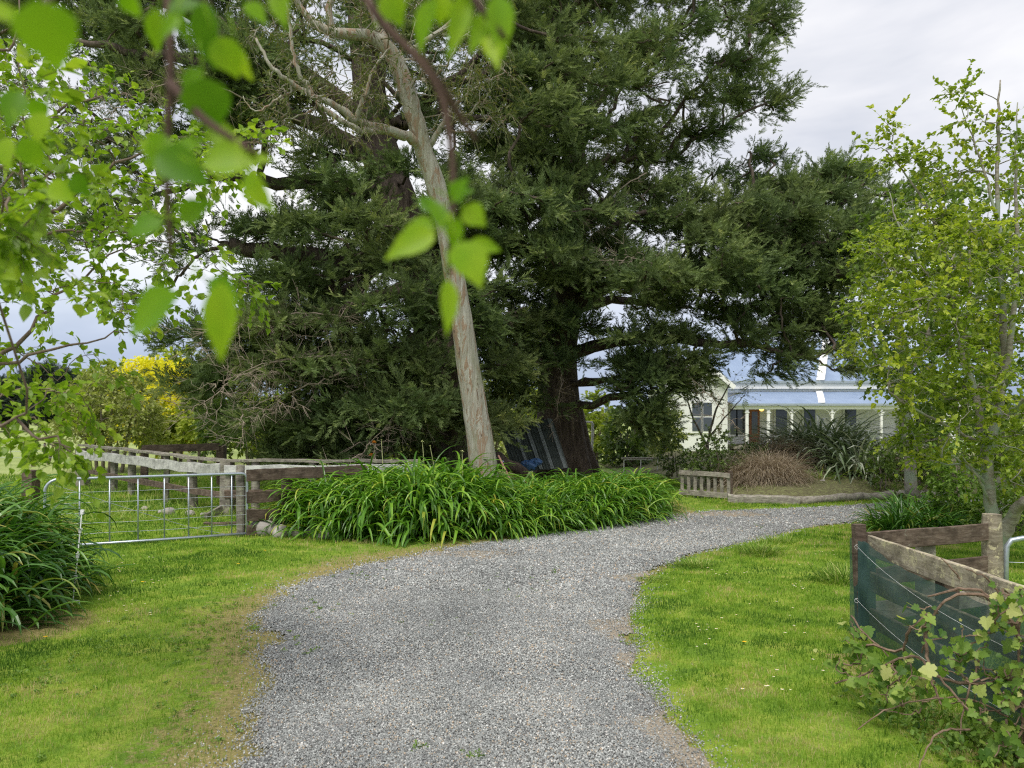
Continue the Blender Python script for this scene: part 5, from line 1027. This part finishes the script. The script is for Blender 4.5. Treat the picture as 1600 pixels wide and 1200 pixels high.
# ================================================================ BIRCH AT THE LEFT, NEAR LEAVES
t = thing('birch_tree', 'bright-leaved tree beside the viewer whose branches hang across the top of the picture', 'tree', (-4.2, 4.2, 0))
g = G(); tk = np.array([(-4.2, 4.2, -.1), (-4.15, 4.2, 1.), (-4.2, 4.15, 2.4), (-4.05, 4.1, 4.), (-4., 4.0, 6.)]); TQ = limb(g, tk, .14, .07, 12)
B = [([(-330, 520, 4.3), (-150, 460, 4.4), (-40, 390, 4.5), (30, 350, 4.55), (100, 325, 4.6), (170, 262, 4.6), (240, 228, 4.7)], .028, .005), ([(-340, 640, 4.3), (-120, 620, 4.4), (0, 570, 4.5), (60, 500, 4.5), (110, 440, 4.6), (190, 390, 4.7)], .02, .004), ([(-300, 300, 4.3), (-100, 260, 4.4), (20, 265, 4.5), (90, 170, 4.5), (160, 150, 4.6)], .018, .004), ([(-60, 340, 4.4), (60, 362, 4.5), (150, 362, 4.6), (210, 365, 4.7)], .012, .003),
 ([(-100, 600, 4.3), (40, 560, 4.4), (120, 535, 4.4), (200, 520, 4.5)], .012, .003), ([(-100, 660, 3.9), (0, 600, 3.9), (70, 612, 3.9), (125, 616, 3.9)], .008, .003), ([(-120, 640, 3.), (0, 660, 3.), (60, 675, 3.), (110, 700, 3.)], .010, .003), ([(-300, 80, 4.), (-100, 60, 4.2), (30, 90, 4.4), (30, 0, 4.4)], .014, .004), ([(230, 235, 4.7), (300, 205, 4.8), (400, 220, 4.9)], .006, .002), ([(30, 350, 4.5), (40, 250, 4.5), (30, 120, 4.5), (45, 40, 4.5)], .008, .003)]
seeds = [TQ]
for p, a, b in B: seeds.append(limb(g, [W(*q) for q in p], a, b, 6, None, .012))
for i in (0, 1, 2, 7): a = W(*B[i][0][0]); limb(g, [TQ[12], (TQ[12]+a)/2+[0, 0, .2], a], .05, .028, 8)
bp1 = [(-60, 40), (60, 60), (120, 90), (230, 120), (225, 180), (310, 195), (420, 215), (405, 270), (330, 310), (300, 400), (200, 420), (60, 400), (-60, 420)]; bp2 = [(-60, 400), (210, 380), (330, 400), (300, 470), (200, 520), (240, 600), (200, 610), (130, 560), (60, 600), (-60, 640)]
C = np.concatenate([clumps(bp1, 4.6, .8, 112, edge=60), clumps(bp2, 4.6, .7, 44, edge=50), clumps([(-20, 645), (60, 650), (140, 735), (100, 710), (40, 700), (10, 690)], 3.6, .2, 9), clumps([(-40, 590), (60, 600), (110, 615), (60, 640), (-20, 650)], 3.8, .3, 8), clumps([(60, 600), (150, 640), (100, 650)], 4., .2, 4), clumps([(330, 410), (420, 450), (400, 480), (340, 440)], 4.8, .2, 5), clumps([(-30, 100), (60, 120), (80, 340), (-30, 400)], 2.2, .3, 12)])
T, d = grow(g, np.concatenate(seeds), C, .0016, .36, .005, 4, .25, .10)
gl_ = G(); sprays(gl_, g, T, d, 4, (.10, .24), 7, OV, (.032, .058), .8, -.05, .5, .3, .0014)
build('trunk', g, M['birchbark'], t, smooth=True); build('foliage', gl_, M['birch'], t)
# the near, out-of-focus hanging twigs
g = G(); D = .80
hang = [[(262, -320, .95), (262, -60, .8), (265, 60, .78), (270, 130, .78), (258, 230, .78), (262, 330, .8), (268, 400, .8)], [(540, -330, 1.), (560, -20, .85), (600, 45, .82), (650, 85, .82), (690, 130, .82), (703, 200, .82), (711, 290, .82), (703, 380, .82), (700, 430, .82)], [(650, 80, .82), (690, 135, .84), (720, 185, .86), (745, 220, .88)], [(700, -300, .95), (700, -80, .8), (745, 20, .78), (790, 60, .78)], [(100, -300, .8), (90, -40, .65), (60, 40, .6)], [(265, -60, .8), (330, 10, .8), (350, 90, .78)], [(265, 130, .78), (320, 190, .74), (400, 240, .72)], [(440, -200, .8), (440, -60, .75), (440, 0, .74)]]
for p in hang: limb(g, [W(*q) for q in p], .0052, .0026, 8)
for k_, (a, b) in enumerate([((-4.0, 4.0, 6.0), hang[0][0]), ((-4.0, 4.0, 5.6), hang[1][0])]): limb(g, [a, (-2.2, 2.4, 4.6), (-.6, 1.1, 3.0), W(*b)], .05, .006, 8)
build('hanging_twigs', g, M['nearbark'], t, smooth=True)
NL = [(235, 490, 108, 74, 215, .74), (345, 505, 128, 52, 268, .72), (350, 455, 60, 44, 330, .73), (75, 55, 120, 96, 290, .55), (15, 25, 70, 50, 350, .6), (325, 165, 92, 80, 280, .74), (325, 55, 110, 52, 275, .76), (245, 50, 70, 40, 265, .8), (285, 40, 60, 26, 290, .8), (290, 10, 60, 40, 20, .78), (355, 90, 75, 50, 300, .76), (285, 262, 92, 62, 330, .74), (370, 250, 110, 64, 10, .72), (405, 300, 76, 46, 300, .7), (245, 235, 60, 36, 250, .78), (305, 328, 56, 40, 30, .76), (225, 355, 62, 44, 200, .8), (300, 225, 48, 34, 40, .76), (440, 10, 64, 40, 275, .74), (205, 8, 50, 40, 300, .7), (265, 40, 40, 22, 240, .7), (62, 200, 52, 42, 250, .95), (20, 170, 60, 40, 250, 1.0), (50, 240, 60, 40, 300, .95), (10, 240, 50, 44, 270, 1.),
 (615, 15, 60, 46, 300, .82), (665, 40, 90, 44, 250, .8), (715, 40, 100, 36, 255, .8), (782, 40, 96, 44, 275, .78), (750, 50, 70, 36, 240, .8), (690, 15, 50, 40, 260, .8), (640, 382, 88, 46, 205, .78), (735, 412, 78, 66, 300, .76), (700, 480, 88, 30, 272, .8), (742, 338, 46, 40, 320, .8), (718, 295, 44, 34, 60, .8), (682, 330, 60, 32, 110, .8), (760, 385, 56, 26, 350, .8), (665, 318, 34, 24, 140, .84), (710, 365, 50, 34, 250, .8), (60, 172, 40, 34, 290, 1.1), (125, 290, 40, 34, 310, 1.3), (95, 300, 44, 36, 330, 1.2), (230, 230, 30, 24, 250, .9), (380, 100, 60, 44, 290, .78), (300, 130, 56, 40, 240, .8), (400, 20, 46, 36, 320, .82), (350, 215, 60, 44, 340, .76), (655, 355, 50, 34, 180, .8), (725, 300, 40, 26, 20, .82), (600, 30, 40, 26, 200, .84), (770, 80, 50, 30, 290, .79)]
g = G(); fv, ff = leaf_tpl('fine')
for (x_, y_, L_, w_, an, Dd) in NL:
    an = math.radians(an); dx = math.cos(an)*L_/2; dy = -math.sin(an)*L_/2
    a = W(x_-dx, y_-dy, Dd); b = W(x_+dx, y_+dy, Dd+rng.uniform(-.02, .02)); X = (b-a); Ln = np.linalg.norm(X); X = X/Ln
    nn = np.array([rng.normal(0, .35), -1, rng.uniform(0, .5)]); Z = nrm(nn-nn@X*X); Y = np.cross(Z, X)
    inst(g, fv, ff, a[None], X[None], Y[None], Z[None], np.array([[Ln, w_/.8/F*Dd, Ln]]), rng.uniform(.1, .95))
    s_ = a-X*.02+[0, 0, .012]; tubes(g, [[a, a-X*.008+[0, 0, .004], s_]], [[.0008]*3], 5, .9)
build('hanging_leaves', g, M['near'], t, smooth=True)

# ================================================================ HOUSE
t = thing('villa', 'white weatherboard villa with pale blue-grey roof and posted veranda', 'house', (15, 47, 0))
def bx(name, m, *b, parent=t): g = G(); boxm(g, *b); return build(name, g, M[m] if isinstance(m, str) else m, parent)
def X_(px, Y): return (px-800)/F*Y
def Z_(py, Y): return H-(py-HY)/F*Y
bx('wall', 'boards', 11.6, 27.5, 47.0, 56, 0, 3.75)
for (z0, z1, y0) in ((3.52, 3.95, 46.55), (3.30, 3.50, 46.8)): bx('fascia', 'white', 11.2, 28, y0, y0+.3, z0, z1)
bx('gutter', 'galv', 11.2, 28, 46.43, 46.55, 3.86, 3.98)
def quad(name, m, pts, th=.06, parent=t):
    g = G(); p = np.array(pts, float); nn = nrm(np.cross(p[1]-p[0], p[2]-p[0])); k = len(p); q = p-nn*th; g.add(np.concatenate([p, q]), [np.array([range(k), [k+i for i in range(k)][::-1]]), np.array([(i, i+k, (i+1) % k+k, (i+1) % k) for i in range(k)])]); return build(name, g, M[m], parent)
quad('roof', 'roof', [(11.0, 46.5, 3.95), (28.2, 46.5, 3.95), (24.5, 51, 6.7), (14.2, 51, 6.7)]); quad('roof', 'roof', [(11.0, 46.5, 3.95), (14.2, 51, 6.7), (14.2, 52, 6.7), (11.0, 56.3, 3.95)])
quad('roof', 'roof', [(28.2, 56.3, 3.95), (11., 56.3, 3.95), (14.2, 52, 6.7), (24.5, 52, 6.7)]); quad('roof', 'roof', [(28.2, 46.5, 3.95), (28.2, 56.3, 3.95), (24.5, 52, 6.7), (24.5, 51, 6.7)])
g = G(); beam(g, (X_(1282, 46.4), 46.4, 4.02), (X_(1291, 51), 51, 6.78), .45, .05, (0, 0, 1)); build('roof_flashing', g, M['white'], t)
VY = 44.4; vx0, vx1 = X_(1146, VY), X_(1462, VY)
g = G(); n_ = 9; ks = np.linspace(0, 1, n_); V = []
for k in ks: V += [(vx0+(1-k)*0+k*1.25, VY+k*2.35, 2.62+.74*k**.72), (vx1+k*0, VY+k*2.35, 2.62+.74*k**.72)]
q = np.array([(2*i, 2*i+1, 2*i+3, 2*i+2) for i in range(n_-1)]); V = np.array(V); g.add(V, q); g.add(V-[0, 0, .05], q[:, ::-1]); build('veranda_roof', g, M['roof'], t, smooth=True)
quad('veranda_roof_end', 'roof', [(vx0, VY, 2.62), (vx0+1.25, VY+2.35, 3.36), (vx0, VY+2.6, 2.9)])
g = G(); Q = [(X_(1284, VY)+k*.75, VY+k*2.35, 2.66+.74*k**.72) for k in ks]; 
for i in range(n_-1): beam(g, Q[i], Q[i+1], .36, .04, (0, 0, 1), .004, 1)
build('veranda_flashing', g, M['white'], t)
bx('veranda_gutter', 'galv', vx0-.05, vx1, VY-.14, VY, 2.50, 2.62); bx('veranda_beam', 'white', vx0, vx1, VY+.05, VY+.2, 2.30, 2.49)
for px in (1167, 1200.5, 1237, 1300, 1377, 1440):
    g = G(); x_ = X_(px, VY+.12); beam(g, (x_, VY+.12, .2), (x_, VY+.12, 2.32), .17 if px < 1210 else .13, .14, (0, 1, 0), .02, 2); beam(g, (x_, VY+.12, 2.10), (x_, VY+.12, 2.16), .24, .2, (0, 1, 0), .01, 1); build('veranda_post', g, M['white'], t)
bx('veranda_floor', 'woodgrey', vx0, vx1, VY-.05, 47, .1, .3)
for px in (1237, 1300, 1377):   # fretwork brackets
    g = G(); x_ = X_(px, VY+.12)
    for s in (-1, 1): limb(g, [(x_+s*.08, VY+.12, 1.95), (x_+s*.2, VY+.12, 2.2), (x_+s*.42, VY+.12, 2.29)], .025, .02, 5)
    build('bracket', g, M['white'], t)
# door
Yd = 46.93; x0, x1 = X_(1171, Yd), X_(1187, Yd)
d = bx('door', 'doorwood', x0, x1, Yd, Yd+.05, .3, 2.35); bx('door_glass', 'glass', x0+.13, x1-.13, Yd-.02, Yd, .9, 2.2, parent=d)
for (a, b) in ((1141, 1150), (1152, 1166)):
    xa, xb = X_(a, Yd), X_(b, Yd); wdo = bx('window', 'white', xa-.1, xb+.1, Yd-.03, Yd+.06, .75, 2.45); bx('pane', 'glass', xa, xb, Yd-.05, Yd-.03, .85, 2.35, parent=wdo)
for a in (1212, 1256, 1320, 1405): xa = X_(a, Yd); wdo = bx('window', 'white', xa-.1, xa+.75, Yd-.03, Yd+.06, .55, 2.5); bx('pane', 'glass', xa, xa+.65, Yd-.05, Yd-.03, .65, 2.4, parent=wdo)
g = G(); P = np.array([X_(1190, 45.5), 45.5, Z_(638, 45.5)]); tubes(g, [[P-[0, 0, .16], P-[0, 0, .08], P, P+[0, 0, .1], P+[0, 0, .14]]], [[.05, .13, .16, .12, .04]], 10); lp = build('porch_lamp', g, M['lamp'], t)
# wing with gable and bay window
wx0, wx1, WY = 8.5, 11.75, 43.6
bx('wing_wall', 'boards', wx0, wx1, WY, 50, 0, 3.6)
g = G(); cx_ = (wx0+wx1)/2; zz = 4.95; v = [(wx0, WY, 3.6), (wx1, WY, 3.6), (cx_, WY, zz), (wx0, WY+.1, 3.6), (wx1, WY+.1, 3.6), (cx_, WY+.1, zz)]; g.add(v, [np.array([(0, 1, 2), (5, 4, 3)]), np.array([(0, 3, 4, 1), (1, 4, 5, 2), (2, 5, 3, 0)])]); build('gable', g, M['boards'], t)
quad('wing_roof', 'roof', [(wx0-.25, WY-.35, 3.5), (cx_, WY-.35, zz+.12), (cx_, 51, zz+.12), (wx0-.25, 51, 3.5)]); quad('wing_roof', 'roof', [(cx_, WY-.35, zz+.12), (wx1+.25, WY-.35, 3.5), (wx1+.25, 51, 3.5), (cx_, 51, zz+.12)])
for s in (-1, 1):
    g = G(); beam(g, (cx_, WY-.4, zz+.1), (cx_+s*1.9, WY-.4, 3.46), .06, .24, (0, 0, 1), .005, 2); build('bargeboard', g, M['white'], t)
g = G(); beam(g, (cx_-.9, WY-.38, 4.15), (cx_+.9, WY-.38, 4.15), .05, .1); beam(g, (cx_, WY-.38, 4.15), (cx_, WY-.38, zz), .05, .1, (0, 1, 0)); build('gable_fretwork', g, M['white'], t)
for a in (1081, 1098): xa = X_(a, WY); wdo = bx('window', 'white', xa-.09, xa+.57, WY-.08, WY-.0, 1.0, 2.75); bx('pane', 'glass', xa, xa+.48, WY-.10, WY-.08, 1.1, 1.85, parent=wdo); bx('pane', 'glass', xa, xa+.48, WY-.10, WY-.08, 1.93, 2.65, parent=wdo)
# white garden table and bench frame near the pipe frame
t = thing('garden_bench', 'pale pipe-framed garden bench beyond the end of the agapanthus', 'bench', GP(990, 735)); a = GP(975, 738); 
g = G(); 
for k in (0, .55, 1.1, 1.65): limb(g, [a+[k, 0, 0], a+[k, 0, .42]], .02, .02, 6)
limb(g, [a+[0, 0, .42], a+[1.65, 0, .42]], .02, .02, 6); build('bench_frame', g, M['white'], t)
g = G(); beam(g, a+[-.05, .18, .45], a+[1.7, .18, .45], .4, .04); build('seat', g, M['woodgrey'], t)
